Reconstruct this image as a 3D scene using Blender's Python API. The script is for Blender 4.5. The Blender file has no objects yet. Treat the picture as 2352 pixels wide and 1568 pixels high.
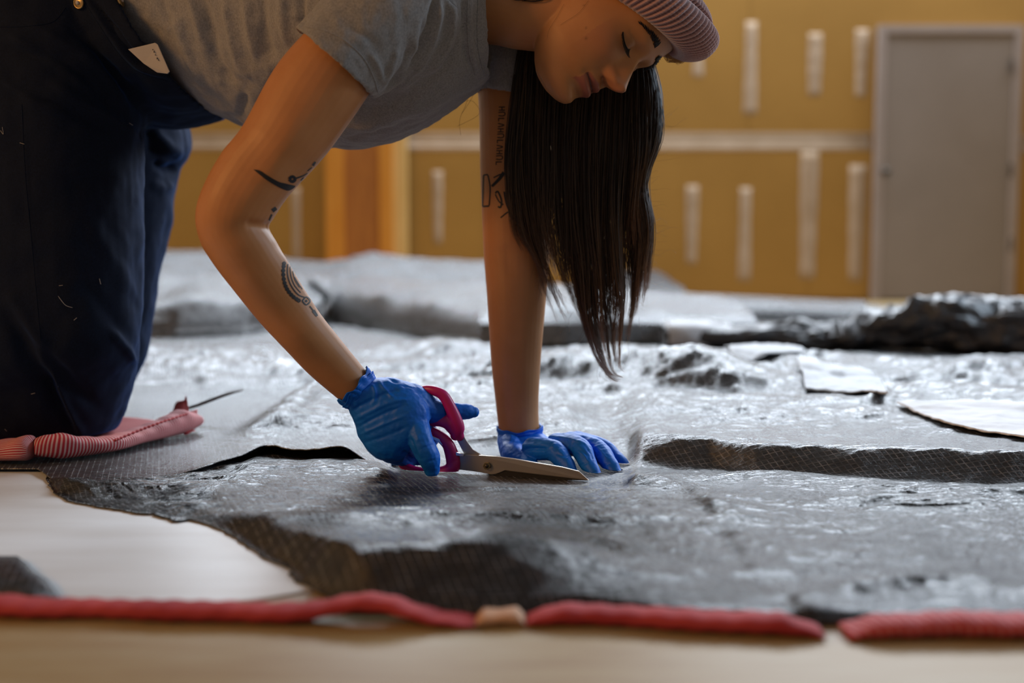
import bpy, bmesh, math, random
import numpy as np
from mathutils import Vector, Matrix
from mathutils.bvhtree import BVHTree

random.seed(7)
RNG = np.random.default_rng(11)
SC = bpy.context.scene
COL = SC.collection

# ------------------------------------------------------------------ camera
FPX, CX, CY = 2287.0, 1176.0, 784.0          # focal length in pixels of the 2352 px wide frame (35 mm lens)
CAM_H, PITCH = 0.257, 0.0752
cam_data = bpy.data.cameras.new('camera')
cam = bpy.data.objects.new('camera', cam_data)
COL.objects.link(cam)
cam.location = (0, 0, CAM_H)
cam.rotation_euler = (math.pi / 2 - PITCH, 0, 0)
cam_data.sensor_width = 36.0
cam_data.lens = 36.0 * FPX / 2352.0
cam_data.clip_start = 0.02
cam_data.dof.use_dof = True
cam_data.dof.focus_distance = 1.20
cam_data.dof.aperture_fstop = 2.1
SC.camera = cam

# ------------------------------------------------------------------ view, world, lights
SC.view_settings.view_transform = 'Standard'
SC.view_settings.look = 'None'
SC.view_settings.gamma = 1.0
SC.view_settings.use_curve_mapping = False
SC.view_settings.exposure = -0.6
world = bpy.data.worlds.new('world')
SC.world = world
world.use_nodes = True
bg = world.node_tree.nodes['Background']
bg.inputs['Color'].default_value = (0.85, 0.82, 0.85, 1)
bg.inputs['Strength'].default_value = 0.26

def area_light(name, loc, aim, sx, sy, watts, color):
    l = bpy.data.lights.new(name, 'AREA')
    l.shape = 'RECTANGLE'; l.size = sx; l.size_y = sy
    l.energy = watts; l.color = color
    o = bpy.data.objects.new(name, l); COL.objects.link(o)
    o.location = loc
    o.rotation_euler = (Vector(aim) - Vector(loc)).to_track_quat('-Z', 'Y').to_euler()
    return o

# daylight through the clerestory windows over the back wall, a window on the right, a tungsten work lamp, an added wall wash
area_light('clerestory_daylight', (0.6, 7.25, 3.45), (0.3, 1.0, 0.2), 8.5, 1.5, 1250, (0.80, 0.89, 1.0))
area_light('side_window_daylight', (4.4, 2.6, 2.3), (0.3, 1.3, 0.3), 2.2, 1.6, 230, (0.66, 0.82, 1.0))
area_light('work_lamp_left', (-3.0, -0.6, 1.9), (-0.2, 1.2, 0.45), 0.9, 0.9, 74, (1.0, 0.48, 0.14))
area_light('wall_wash_fill', (-0.6, 4.6, 4.1), (0.6, 7.5, 1.1), 3.0, 0.8, 26, (1.0, 0.78, 0.50))  # added unseen fill that brightens the back wall

# ------------------------------------------------------------------ helpers
def V3(a): return np.asarray(a, float)

_fw = V3((0, math.cos(PITCH), -math.sin(PITCH)))
_up = V3((0, math.sin(PITCH), math.cos(PITCH)))
_rt = V3((1, 0, 0))
_c0 = V3((0, 0, CAM_H))

def P(px, py, d):
    """photo pixel + distance along the room -> point in the room"""
    v = _fw + _rt * ((px - CX) / FPX) + _up * ((CY - py) / FPX)
    return _c0 + v * (d / v[1])

def F(px, py, z=0.0):
    """photo pixel -> point at height z"""
    v = _fw + _rt * ((px - CX) / FPX) + _up * ((CY - py) / FPX)
    return _c0 + v * ((z - CAM_H) / v[2])

def proj(p):
    q = np.asarray(p, float) - _c0
    w = q @ _fw
    return CX + FPX * (q @ _rt) / w, CY - FPX * (q @ _up) / w

def catmull(pts, t):
    pts = np.asarray(pts, float)
    n = len(pts)
    u = np.clip(np.asarray(t, float), 0, 1) * (n - 1)
    i = np.minimum(u.astype(int), n - 2)
    f = (u - i).reshape((-1,) + (1,) * (pts.ndim - 1))
    p0 = pts[np.maximum(i - 1, 0)]; p1 = pts[i]; p2 = pts[i + 1]; p3 = pts[np.minimum(i + 2, n - 1)]
    return 0.5 * (2 * p1 + (p2 - p0) * f + (2 * p0 - 5 * p1 + 4 * p2 - p3) * f ** 2 + (3 * p1 - p0 - 3 * p2 + p3) * f ** 3)

def smooth(a, b, x):
    t = np.clip((np.asarray(x, float) - a) / (b - a), 0, 1)
    return t * t * (3 - 2 * t)

_perm = RNG.permutation(512)
_perm = np.concatenate([_perm, _perm, _perm])
_grad = RNG.normal(size=(512, 3)); _grad /= np.linalg.norm(_grad, axis=1, keepdims=True)

def perlin(p):
    p = np.asarray(p, float)
    if p.shape[-1] == 2:
        p = np.concatenate([p, np.full(p.shape[:-1] + (1,), 0.37)], -1)
    sh = p.shape[:-1]; p = p.reshape(-1, 3)
    i = np.floor(p).astype(int); f = p - i; i &= 511
    w = f * f * f * (f * (f * 6 - 15) + 10)
    out = 0
    for dx in (0, 1):
        for dy in (0, 1):
            for dz in (0, 1):
                h = _perm[_perm[_perm[i[:, 0] + dx] + i[:, 1] + dy] + i[:, 2] + dz] & 511
                g = _grad[h]
                dot = g[:, 0] * (f[:, 0] - dx) + g[:, 1] * (f[:, 1] - dy) + g[:, 2] * (f[:, 2] - dz)
                wx = w[:, 0] if dx else 1 - w[:, 0]
                wy = w[:, 1] if dy else 1 - w[:, 1]
                wz = w[:, 2] if dz else 1 - w[:, 2]
                out = out + dot * wx * wy * wz
    return (out * 1.5).reshape(sh)

def fbm(p, octaves=4, gain=0.5):
    a, s, tot = 1.0, 1.0, 0
    for k in range(octaves):
        tot = tot + a * perlin(np.asarray(p) * s + k * 17.3)
        a *= gain; s *= 2.03
    return tot

def ridged(p, octaves=4, gain=0.5):
    a, s, tot = 1.0, 1.0, 0
    for k in range(octaves):
        tot = tot + a * (1 - 2.2 * np.abs(perlin(np.asarray(p) * s + k * 31.7)))
        a *= gain; s *= 2.07
    return tot

def mesh_from(name, verts, faces, smooth_shade=True, uv=None):
    me = bpy.data.meshes.new(name)
    me.from_pydata([tuple(v) for v in np.asarray(verts, float)], [], [tuple(int(i) for i in f) for f in faces])
    if smooth_shade:
        me.polygons.foreach_set('use_smooth', [True] * len(me.polygons))
    if uv is not None:
        l = me.uv_layers.new(name='UVMap')
        li = np.zeros(len(me.loops), int); me.loops.foreach_get('vertex_index', li)
        l.data.foreach_set('uv', np.asarray(uv, float)[li].ravel())
    me.update()
    return me

def obj(name, me, mat=None, parent=None, **props):
    o = bpy.data.objects.new(name, me)
    COL.objects.link(o)
    if mat is not None and me is not None:
        me.materials.clear(); me.materials.append(mat)
    if parent is not None:
        o.parent = parent
        o.matrix_parent_inverse = Matrix.Translation(-parent.location)
    for k, v in props.items():
        o[k] = v
    return o

def thing(name, label, cat, loc=(0, 0, 0), group=None):
    o = bpy.data.objects.new(name, None); COL.objects.link(o)
    o.location = loc; o.empty_display_size = 0.05
    o['label'] = label; o['category'] = cat
    if group: o['group'] = group
    return o

def tag(o, label, cat, group=None):
    o['label'] = label; o['category'] = cat
    if group: o['group'] = group
    return o

def merge(parts):
    vs, fs, n = [], [], 0
    for v, f in parts:
        v = np.asarray(v, float)
        vs.append(v); fs += [tuple(int(i) + n for i in q) for q in f]; n += len(v)
    return np.concatenate(vs), fs

def box(cx, cy, cz, sx, sy, sz):
    v = [(cx + a * sx / 2, cy + b * sy / 2, cz + c * sz / 2) for a in (-1, 1) for b in (-1, 1) for c in (-1, 1)]
    f = [(0, 1, 3, 2), (4, 6, 7, 5), (0, 4, 5, 1), (2, 3, 7, 6), (0, 2, 6, 4), (1, 5, 7, 3)]
    return np.array(v), f

def bevel_mesh(me, w, seg=2):
    bm = bmesh.new(); bm.from_mesh(me)
    bmesh.ops.recalc_face_normals(bm, faces=bm.faces)
    bmesh.ops.bevel(bm, geom=list(bm.edges), offset=w, segments=seg, affect='EDGES', profile=0.7)
    bm.to_mesh(me); bm.free(); me.update()
    return me

def box_obj(name, c, s, mat, parent=None, w=0.002, **props):
    me = mesh_from(name, *box(*c, *s), smooth_shade=False)
    if w: bevel_mesh(me, w)
    return obj(name, me, mat, parent, **props)

def loft(secs, n=28, m=10, power=2.0, cap=True):
    """secs: list of (centre, A, B); rings are superellipses spanned by A and B"""
    C = V3([s[0] for s in secs]); A = V3([s[1] for s in secs]); B = V3([s[2] for s in secs])
    t = np.linspace(0, 1, (len(secs) - 1) * m + 1)
    c, a, b = catmull(C, t), catmull(A, t), catmull(B, t)
    ph = np.linspace(0, 2 * np.pi, n, endpoint=False)
    co, si = np.cos(ph), np.sin(ph)
    co = np.sign(co) * np.abs(co) ** (2 / power); si = np.sign(si) * np.abs(si) ** (2 / power)
    v = c[:, None] + a[:, None] * co[None, :, None] + b[:, None] * si[None, :, None]
    nr = len(t)
    v = v.reshape(-1, 3)
    f = []
    for i in range(nr - 1):
        for j in range(n):
            k = (j + 1) % n
            f.append((i * n + j, i * n + k, (i + 1) * n + k, (i + 1) * n + j))
    if cap:
        v = np.concatenate([v, c[:1], c[-1:]])
        for j in range(n):
            k = (j + 1) % n
            f.append((nr * n, k, j)); f.append((nr * n + 1, (nr - 1) * n + j, (nr - 1) * n + k))
    return v, f

def lr(l, r, d, ratio=1.0, rb=None, dl=None):
    """a limb section from its two outline pixels at distance d"""
    a = P(l[0], l[1], d if dl is None else dl); b = P(r[0], r[1], d)
    A = (b - a) / 2
    return ((a + b) / 2, A, V3((0, (rb if rb is not None else np.linalg.norm(A) * ratio), 0)))

def tube(pts, radii, n=14, m=8, flat=1.0, hint=(0, 1, 0), ends=True):
    """round tapering tube along points (rounded tips)"""
    pts = V3(pts); radii = V3(radii)
    t = np.linspace(0, 1, (len(pts) - 1) * m + 1)
    c = catmull(pts, t); r = catmull(radii, t)
    tg = np.gradient(c, axis=0); tg /= np.linalg.norm(tg, axis=1, keepdims=True) + 1e-12
    if ends:
        k = 5
        a = np.linspace(np.pi / 2, 0, k + 1)[:-1]
        c = np.concatenate([c[:1] - tg[:1] * (r[0] * np.sin(a))[:, None], c, c[-1:] + tg[-1:] * (r[-1] * np.sin(a[::-1]))[:, None]])
        r = np.concatenate([r[0] * np.cos(a) + 1e-5, r, r[-1] * np.cos(a[::-1]) + 1e-5])
        tg = np.concatenate([np.repeat(tg[:1], k, 0), tg, np.repeat(tg[-1:], k, 0)])
    h = V3(hint)
    s = h - tg * (tg @ h)[:, None]; s /= np.linalg.norm(s, axis=1, keepdims=True) + 1e-9
    b = np.cross(tg, s)
    ph = np.linspace(0, 2 * np.pi, n, endpoint=False)
    v = c[:, None] + (r[:, None, None]) * (b[:, None] * np.cos(ph)[None, :, None] + flat * s[:, None] * np.sin(ph)[None, :, None])
    nr = len(c); v = v.reshape(-1, 3); f = []
    for i in range(nr - 1):
        for j in range(n):
            k = (j + 1) % n
            f.append((i * n + j, i * n + k, (i + 1) * n + k, (i + 1) * n + j))
    f.append(tuple(range(n - 1, -1, -1))); f.append(tuple(range((nr - 1) * n, nr * n)))
    return v, f

def ellipsoid(c, a, b, e, n=32):
    """axes given as vectors"""
    c, a, b, e = V3(c), V3(a), V3(b), V3(e)
    th = np.linspace(0, np.pi, n // 2 + 1)[1:-1]; ph = np.linspace(0, 2 * np.pi, n, endpoint=False)
    v = [c + e]
    for t in th:
        for q in ph:
            v.append(c + e * math.cos(t) + (a * math.cos(q) + b * math.sin(q)) * math.sin(t))
    v.append(c - e); f = []
    nr = len(th)
    for j in range(n):
        k = (j + 1) % n
        f.append((0, 1 + j, 1 + k))
        f.append((len(v) - 1, 1 + (nr - 1) * n + k, 1 + (nr - 1) * n + j))
        for i in range(nr - 1):
            f.append((1 + i * n + j, 1 + (i + 1) * n + j, 1 + (i + 1) * n + k, 1 + i * n + k))
    return np.array(v), f

def fuse(name, parts, voxel, smooth_n=4, factor=0.5):
    """several closed shapes -> one continuous surface"""
    v, f = merge(parts)
    me = mesh_from(name + '_raw', v, f)
    bm = bmesh.new(); bm.from_mesh(me); bmesh.ops.recalc_face_normals(bm, faces=bm.faces); bm.to_mesh(me); bm.free()
    o = bpy.data.objects.new(name + '_raw', me); COL.objects.link(o)
    r = o.modifiers.new('r', 'REMESH'); r.mode = 'VOXEL'; r.voxel_size = voxel; r.use_smooth_shade = True
    if smooth_n:
        s = o.modifiers.new('s', 'SMOOTH'); s.iterations = smooth_n; s.factor = factor
    dg = bpy.context.evaluated_depsgraph_get()
    out = bpy.data.meshes.new_from_object(o.evaluated_get(dg))
    bpy.data.objects.remove(o); bpy.data.meshes.remove(me)
    out.name = name
    out.polygons.foreach_set('use_smooth', [True] * len(out.polygons))
    return out

def get_co(me):
    a = np.zeros(len(me.vertices) * 3); me.vertices.foreach_get('co', a); return a.reshape(-1, 3)

def get_no(me):
    a = np.zeros(len(me.vertices) * 3); me.vertices.foreach_get('normal', a); return a.reshape(-1, 3)

def set_co(me, a):
    me.vertices.foreach_set('co', np.asarray(a, float).ravel()); me.update()

def seg_dist(x, y, pts):
    """distance of points to a polyline and position along it (0..1)"""
    best = np.full(x.shape, 1e9); bt = np.zeros(x.shape)
    pts = V3(pts); L = np.concatenate([[0], np.cumsum(np.linalg.norm(np.diff(pts, axis=0), axis=1))]); L /= L[-1]
    for i in range(len(pts) - 1):
        a, b = pts[i], pts[i + 1]; d = b - a
        t = np.clip(((x - a[0]) * d[0] + (y - a[1]) * d[1]) / (d @ d), 0, 1)
        q = np.hypot(x - a[0] - t * d[0], y - a[1] - t * d[1])
        m = q < best
        best[m] = q[m]; bt[m] = (L[i] + t * (L[i + 1] - L[i]))[m]
    return best, bt

def folds(me, strokes, facing=True):
    """sculpt cloth folds: each stroke is (polyline, width, height) laid on the side of the cloth the stroke was drawn on"""
    co, no = get_co(me), get_no(me)
    x, y = proj(co)
    view = co - _c0; view /= np.linalg.norm(view, axis=1, keepdims=True)
    w = smooth(0.0, 0.35, -(no * view).sum(1)) if facing else 1.0
    disp = np.zeros(len(co))
    for pts, wid, h in strokes:
        q, t = seg_dist(x, y, catmull(V3(pts), np.linspace(0, 1, 4 * len(pts))))
        disp += h * np.exp(-(q / wid) ** 2) * (smooth(-0.02, 0.22, t) * (1 - smooth(0.78, 1.02, t)) * 0.85 + 0.15)
    set_co(me, co + no * (disp * w)[:, None])

# ------------------------------------------------------------------ materials
def material(name, color, rough=0.6, metallic=0.0, spec=0.5):
    m = bpy.data.materials.new(name); m.use_nodes = True
    b = m.node_tree.nodes['Principled BSDF']
    b.inputs['Base Color'].default_value = (*color, 1)
    b.inputs['Roughness'].default_value = rough
    b.inputs['Metallic'].default_value = metallic
    b.inputs['Specular IOR Level'].default_value = spec
    return m, m.node_tree.nodes, m.node_tree.links, b

def nd(nodes, kind, **kw):
    n = nodes.new(kind)
    for k, v in kw.items():
        if k in n.inputs: n.inputs[k].default_value = v
        else: setattr(n, k, v)
    return n

def mth(nodes, links, op, a, b=None, c=None):
    n = nodes.new('ShaderNodeMath'); n.operation = op
    for i, q in enumerate((a, b, c)):
        if q is None: continue
        if isinstance(q, (int, float)): n.inputs[i].default_value = q
        else: links.new(q, n.inputs[i])
    return n.outputs[0]

def ramp(nodes, links, fac, stops):
    r = nodes.new('ShaderNodeValToRGB')
    e = r.color_ramp.elements
    while len(e) < len(stops): e.new(0.5)
    for i, (p, c) in enumerate(stops):
        e[i].position = p; e[i].color = (*c, 1)
    links.new(fac, r.inputs[0])
    return r.outputs[0]

def coords(nodes, links, kind='Object', scale=(1, 1, 1), rot=(0, 0, 0)):
    t = nodes.new('ShaderNodeTexCoord'); mp = nodes.new('ShaderNodeMapping')
    mp.inputs['Scale'].default_value = scale; mp.inputs['Rotation'].default_value = rot
    links.new(t.outputs[kind], mp.inputs[0])
    return mp.outputs[0]

def noise(nodes, links, vec, scale, detail=4, rough=0.55):
    n = nodes.new('ShaderNodeTexNoise')
    n.inputs['Scale'].default_value = scale; n.inputs['Detail'].default_value = detail; n.inputs['Roughness'].default_value = rough
    links.new(vec, n.inputs['Vector'])
    return n.outputs['Fac']

def bump(nodes, links, b, height, strength, dist, prev=None):
    n = nodes.new('ShaderNodeBump'); n.inputs['Strength'].default_value = strength; n.inputs['Distance'].default_value = dist
    links.new(height, n.inputs['Height'])
    if prev is not None: links.new(prev, n.inputs['Normal'])
    links.new(n.outputs[0], b.inputs['Normal'])
    return n.outputs[0]

def noisy(name, c1, c2, scale, rough=0.7, bump_s=0.3, bump_scale=None, stretch=(1, 1, 1), spec=0.4, dist=0.001):
    m, N, L, b = material(name, c1, rough, 0, spec)
    v = coords(N, L, 'Object', stretch)
    L.new(ramp(N, L, noise(N, L, v, scale), [(0.32, c1), (0.68, c2)]), b.inputs['Base Color'])
    if bump_s: bump(N, L, b, noise(N, L, v, bump_scale or scale * 6, 3), bump_s, dist)
    return m

def tarp_mat(name, base, line, rough, line_gap=0.0072, spec=0.5, wr=0.6, ior=1.5):
    """woven reinforced plastic sheet: dark film, paler scrim threads, glossy crinkle"""
    m, N, L, b = material(name, base, rough, 0, spec)
    b.inputs['IOR'].default_value = ior
    uvn = N.new('ShaderNodeUVMap')
    sep = N.new('ShaderNodeSeparateXYZ'); L.new(uvn.outputs[0], sep.inputs[0])
    def lines(o, gap, width):
        q = mth(N, L, 'FRACT', mth(N, L, 'DIVIDE', o, gap))
        return mth(N, L, 'LESS_THAN', mth(N, L, 'ABSOLUTE', mth(N, L, 'SUBTRACT', q, 0.5)), width)
    # threads run askew of the sheet
    a = mth(N, L, 'ADD', sep.outputs[0], mth(N, L, 'MULTIPLY', sep.outputs[1], 0.35))
    c = mth(N, L, 'SUBTRACT', sep.outputs[1], mth(N, L, 'MULTIPLY', sep.outputs[0], 0.10))
    grid = mth(N, L, 'MAXIMUM', lines(a, line_gap, 0.09), lines(c, line_gap, 0.07))
    thick = noise(N, L, uvn.outputs[0], 55, 2)
    g2 = mth(N, L, 'MULTIPLY', grid, ramp(N, L, thick, [(0.4, (0.15,) * 3), (0.65, (1,) * 3)]))
    mx = N.new('ShaderNodeMix'); mx.data_type = 'RGBA'
    mx.inputs[6].default_value = (*base, 1); mx.inputs[7].default_value = (*line, 1)
    L.new(g2, mx.inputs[0]); L.new(mx.outputs[2], b.inputs['Base Color'])
    # crinkle: stretched along the weave, plus woven tape relief
    mp = N.new('ShaderNodeMapping'); mp.inputs['Scale'].default_value = (42, 165, 1); L.new(uvn.outputs[0], mp.inputs[0])
    cr = noise(N, L, mp.outputs[0], 1.0, 5, 0.65)
    n1 = bump(N, L, b, cr, wr, 0.004)
    mp2 = N.new('ShaderNodeMapping'); mp2.inputs['Scale'].default_value = (190, 520, 1); L.new(uvn.outputs[0], mp2.inputs[0])
    wv = mth(N, L, 'ADD', noise(N, L, mp2.outputs[0], 1.0, 2), mth(N, L, 'MULTIPLY', grid, 0.5))
    bump(N, L, b, wv, wr * 0.9, 0.0016, n1)
    return m
# ------------------------------------------------------------------ materials of the place
def plywood():
    m, N, L, b = material('plywood', (0.5, 0.36, 0.2), 0.55)
    v = coords(N, L, 'Object', (1.2, 9, 1))
    v2 = coords(N, L, 'Object', (1, 3, 1))
    g = mth(N, L, 'ADD', mth(N, L, 'MULTIPLY', noise(N, L, v, 7, 5), 0.6), mth(N, L, 'MULTIPLY', noise(N, L, v2, 3.1, 2), 0.4))
    L.new(ramp(N, L, g, [(0.34, (0.27, 0.155, 0.048)), (0.5, (0.33, 0.225, 0.094)), (0.66, (0.37, 0.285, 0.155))]), b.inputs['Base Color'])
    bump(N, L, b, noise(N, L, v, 40, 3), 0.15, 0.001)
    return m

M = {}
M['plywood'] = plywood()
M['drywall'] = noisy('drywall_paper', (0.335, 0.175, 0.034), (0.385, 0.205, 0.043), 1.4, 0.9, 0.05, 200)
M['mud'] = noisy('joint_compound', (0.40, 0.285, 0.185), (0.47, 0.345, 0.24), 6, 0.9, 0.1, 60)
M['door'] = noisy('grey_door_paint', (0.24, 0.195, 0.162), (0.27, 0.22, 0.185), 2, 0.5, 0.05, 90)
M['door_frame'] = noisy('door_frame_paint', (0.31, 0.25, 0.22), (0.35, 0.285, 0.25), 3, 0.5, 0.05, 90)
M['dark_metal'] = material('dark_metal', (0.10, 0.085, 0.07), 0.4, 0.8)[0]
M['wall_plain'] = noisy('plain_wall', (0.36, 0.27, 0.16), (0.40, 0.30, 0.18), 1, 0.9, 0.05, 60)
M['ceiling'] = noisy('ceiling_board', (0.16, 0.15, 0.14), (0.19, 0.18, 0.17), 1, 0.9, 0.05, 60)
M['cedar'] = noisy('red_brown_board', (0.34, 0.115, 0.022), (0.46, 0.17, 0.03), 5, 0.6, 0.2, 40, (6, 6, 0.6))
M['amber_wood'] = noisy('amber_board', (0.60, 0.23, 0.022), (0.68, 0.29, 0.04), 5, 0.55, 0.2, 40, (6, 6, 0.6))
M['pale_wood'] = noisy('pale_board', (0.66, 0.42, 0.14), (0.74, 0.50, 0.20), 5, 0.6, 0.2, 40, (6, 6, 0.6))

# ------------------------------------------------------------------ the room
WY = 7.5
fl = mesh_from('floor', *box(0.5, 3.2, -0.03, 11.4, 9.2, 0.06), smooth_shade=False)
obj('floor', fl, M['plywood'], kind='structure')
wb = obj('wall_back', mesh_from('wall_back', *box(0.5, WY + 0.08, 1.36, 11.4, 0.10, 2.72), smooth_shade=False), M['drywall'], kind='structure')
seam1 = P(1860, 500, WY)[0]; seam2 = P(1722, 150, WY)[0]
zrow = P(1700, 325, WY)[2]
for row, (z0, z1, s) in enumerate(((0.02, zrow, seam1), (zrow, zrow * 2 - 0.02, seam2), (zrow * 2 - 0.02, 2.715, seam1))):
    for k in range(-3, 2):
        x0, x1 = s + k * 2.44, s + (k + 1) * 2.44
        x0, x1 = max(x0, -5.2), min(x1, 6.2)
        box_obj('drywall_panel', ((x0 + x1) / 2, WY + 0.022, (z0 + z1) / 2), (x1 - x0 - 0.004, 0.0125, z1 - z0 - 0.004), M['drywall'], wb, 0.0015)
def mud(px0, py0, px1, py1):
    a, b = P(px0, py0, WY), P(px1, py1, WY)
    nx, nz = 10, 14
    w, h = b[0] - a[0], a[2] - b[2]
    # trowelled strip: feathered, uneven edges
    v = []
    for sgn in (0.0035, 0.0):
        for i in range(nz + 1):
            t = i / nz
            e = 0.05 * min(w, 0.2) * math.sin(4 * t + px0) + 0.02 * min(w, 0.2) * math.sin(23 * t + py0)
            for s in (0, 1):
                v.append((a[0] + s * w + (e if s else -e), WY + 0.0157 - (sgn if 0 < i < nz else 0.2 * sgn), a[2] - t * h))
    f = []
    o = 2 * (nz + 1)
    for i in range(nz):
        k = 2 * i
        f += [(k, k + 1, k + 3, k + 2), (o + k, o + k + 2, o + k + 3, o + k + 1), (k, k + 2, o + k + 2, o + k), (k + 1, o + k + 1, o + k + 3, k + 3)]
    f += [(0, o, o + 1, 1), (2 * nz, 2 * nz + 1, o + 2 * nz + 1, o + 2 * nz)]
    obj('joint_compound_strip', mesh_from('joint_compound_strip', v, f), M['mud'], wb)
for q in ((-60, 304, 2003, 344), (1842, 344, 1874, 640), (1713, 48, 1738, 262), (1860, 75, 1886, 220), (1968, 66, 1992, 222), (1594, 96, 1615, 176),
          (1578, 425, 1602, 605), (1700, 430, 1724, 645), (1955, 378, 1982, 645), (994, 392, 1016, 560), (668, 430, 690, 600), (440, 60, 462, 220),
          (1380, 420, 1402, 600), (545, 395, 565, 560), (2346, 310, 2420, 350)):
    mud(*q)

# door
dy = WY - 0.005
def rect(px0, py0, px1, py1, d):
    a, b = P(px0, py0, d), P(px1, py1, d)
    return (a[0] + b[0]) / 2, (a[2] + b[2]) / 2, b[0] - a[0], a[2] - b[2]
xl, xr = P(2009, 300, dy)[0], P(2338, 300, dy)[0]
ztop = P(2100, 60, dy)[2]
door = thing('door_1', 'plain pale grey door in the back wall', 'door', ((xl + xr) / 2, dy, 0)); door['kind'] = 'structure'; del door['category']; del door['label']
box_obj('door_leaf', ((xl + xr) / 2, dy - 0.012, ztop / 2 - 0.02), (xr - xl - 0.12, 0.03, ztop - 0.07), M['door'], door, 0.003)
box_obj('door_frame', (xl + 0.03, dy - 0.012, ztop / 2), (0.06, 0.055, ztop), M['door_frame'], door, 0.004)
box_obj('door_frame', (xr - 0.03, dy - 0.012, ztop / 2), (0.06, 0.055, ztop), M['door_frame'], door, 0.004)
box_obj('door_frame', ((xl + xr) / 2, dy - 0.012, ztop - 0.03), (xr - xl - 0.121, 0.055, 0.06), M['door_frame'], door, 0.004)
kb = P(2035, 394, dy - 0.06)
obj('door_knob', mesh_from('door_knob', *merge([ellipsoid(kb, (0.032, 0, 0), (0, 0, 0.032), (0, 0.026, 0), 20),
    tube([kb, kb + V3((0, 0.05, 0))], [0.012, 0.012], 12, 2), ellipsoid(kb + V3((0, 0.036, 0)), (0.036, 0, 0), (0, 0, 0.036), (0, 0.006, 0), 20)])), M['dark_metal'], door)
for py in (150, 390, 560):
    h = P(2322, py, dy - 0.04)
    obj('hinge', mesh_from('hinge', *tube([h + V3((0, 0, -0.045)), h + V3((0, 0, 0.045))], [0.008, 0.008], 10, 2)), M['dark_metal'], door)

# boards leaning by the back wall
post = thing('wooden_post', 'orange-brown wooden post with pale side batten standing against the back wall', 'post', (P(840, 500, 7.35)[0], 7.35, 0))
def board(name, p0, p1, d, th, mat, z1):
    x0, x1 = P(p0, 450, d)[0], P(p1, 450, d)[0]
    box_obj(name, ((x0 + x1) / 2, d, z1 / 2), (x1 - x0, th, z1), mat, post, 0.004)
board('amber_board', 750, 792, 7.36, 0.09, M['amber_wood'], 1.92)
board('red_board', 792.5, 872, 7.37, 0.07, M['cedar'], 1.92)
board('amber_board', 872.5, 903, 7.36, 0.09, M['amber_wood'], 1.92)
board('pale_batten', 903.5, 936, 7.38, 0.06, M['pale_wood'], 1.9)

# the rest of the room: side walls, ceiling, clerestory frames above the drywall
obj('wall_left', mesh_from('wall_left', *box(-5.25, 3.2, 2.2, 0.1, 9.2, 4.4), smooth_shade=False), M['wall_plain'], kind='structure')
obj('wall_right', mesh_from('wall_right', *box(6.25, 3.2, 2.2, 0.1, 9.2, 4.4), smooth_shade=False), M['wall_plain'], kind='structure')
obj('ceiling', mesh_from('ceiling', *box(0.5, 3.2, 4.45, 11.4, 9.2, 0.1), smooth_shade=False), M['ceiling'], kind='structure')
wn = thing('window_1', '', '', (0.5, WY, 2.75)); wn['kind'] = 'structure'; del wn['label']; del wn['category']
for k in range(6):
    box_obj('window_frame', (-3.9 + k * 1.8, WY + 0.05, 3.55), (0.08, 0.08, 1.6), M['door_frame'], wn, 0.004)
for z in (2.76, 4.36):
    box_obj('window_frame', (0.5, WY + 0.05, z), (11.4, 0.09, 0.08), M['door_frame'], wn, 0.004)
# ------------------------------------------------------------------ sheets on the floor
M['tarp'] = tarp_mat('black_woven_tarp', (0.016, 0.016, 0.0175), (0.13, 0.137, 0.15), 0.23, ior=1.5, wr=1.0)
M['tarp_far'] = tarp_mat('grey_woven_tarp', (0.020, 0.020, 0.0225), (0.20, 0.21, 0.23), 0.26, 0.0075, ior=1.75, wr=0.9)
M['pale_sheet'] = noisy('pale_sheet', (0.58, 0.59, 0.59), (0.66, 0.69, 0.71), 9, 0.42, 0.25, 60, (0.6, 3, 1))
M['white_film'] = noisy('white_film', (0.62, 0.62, 0.635), (0.74, 0.74, 0.76), 14, 0.6, 0.4, 40, (1, 2, 1), 0.25, 0.003)

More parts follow.
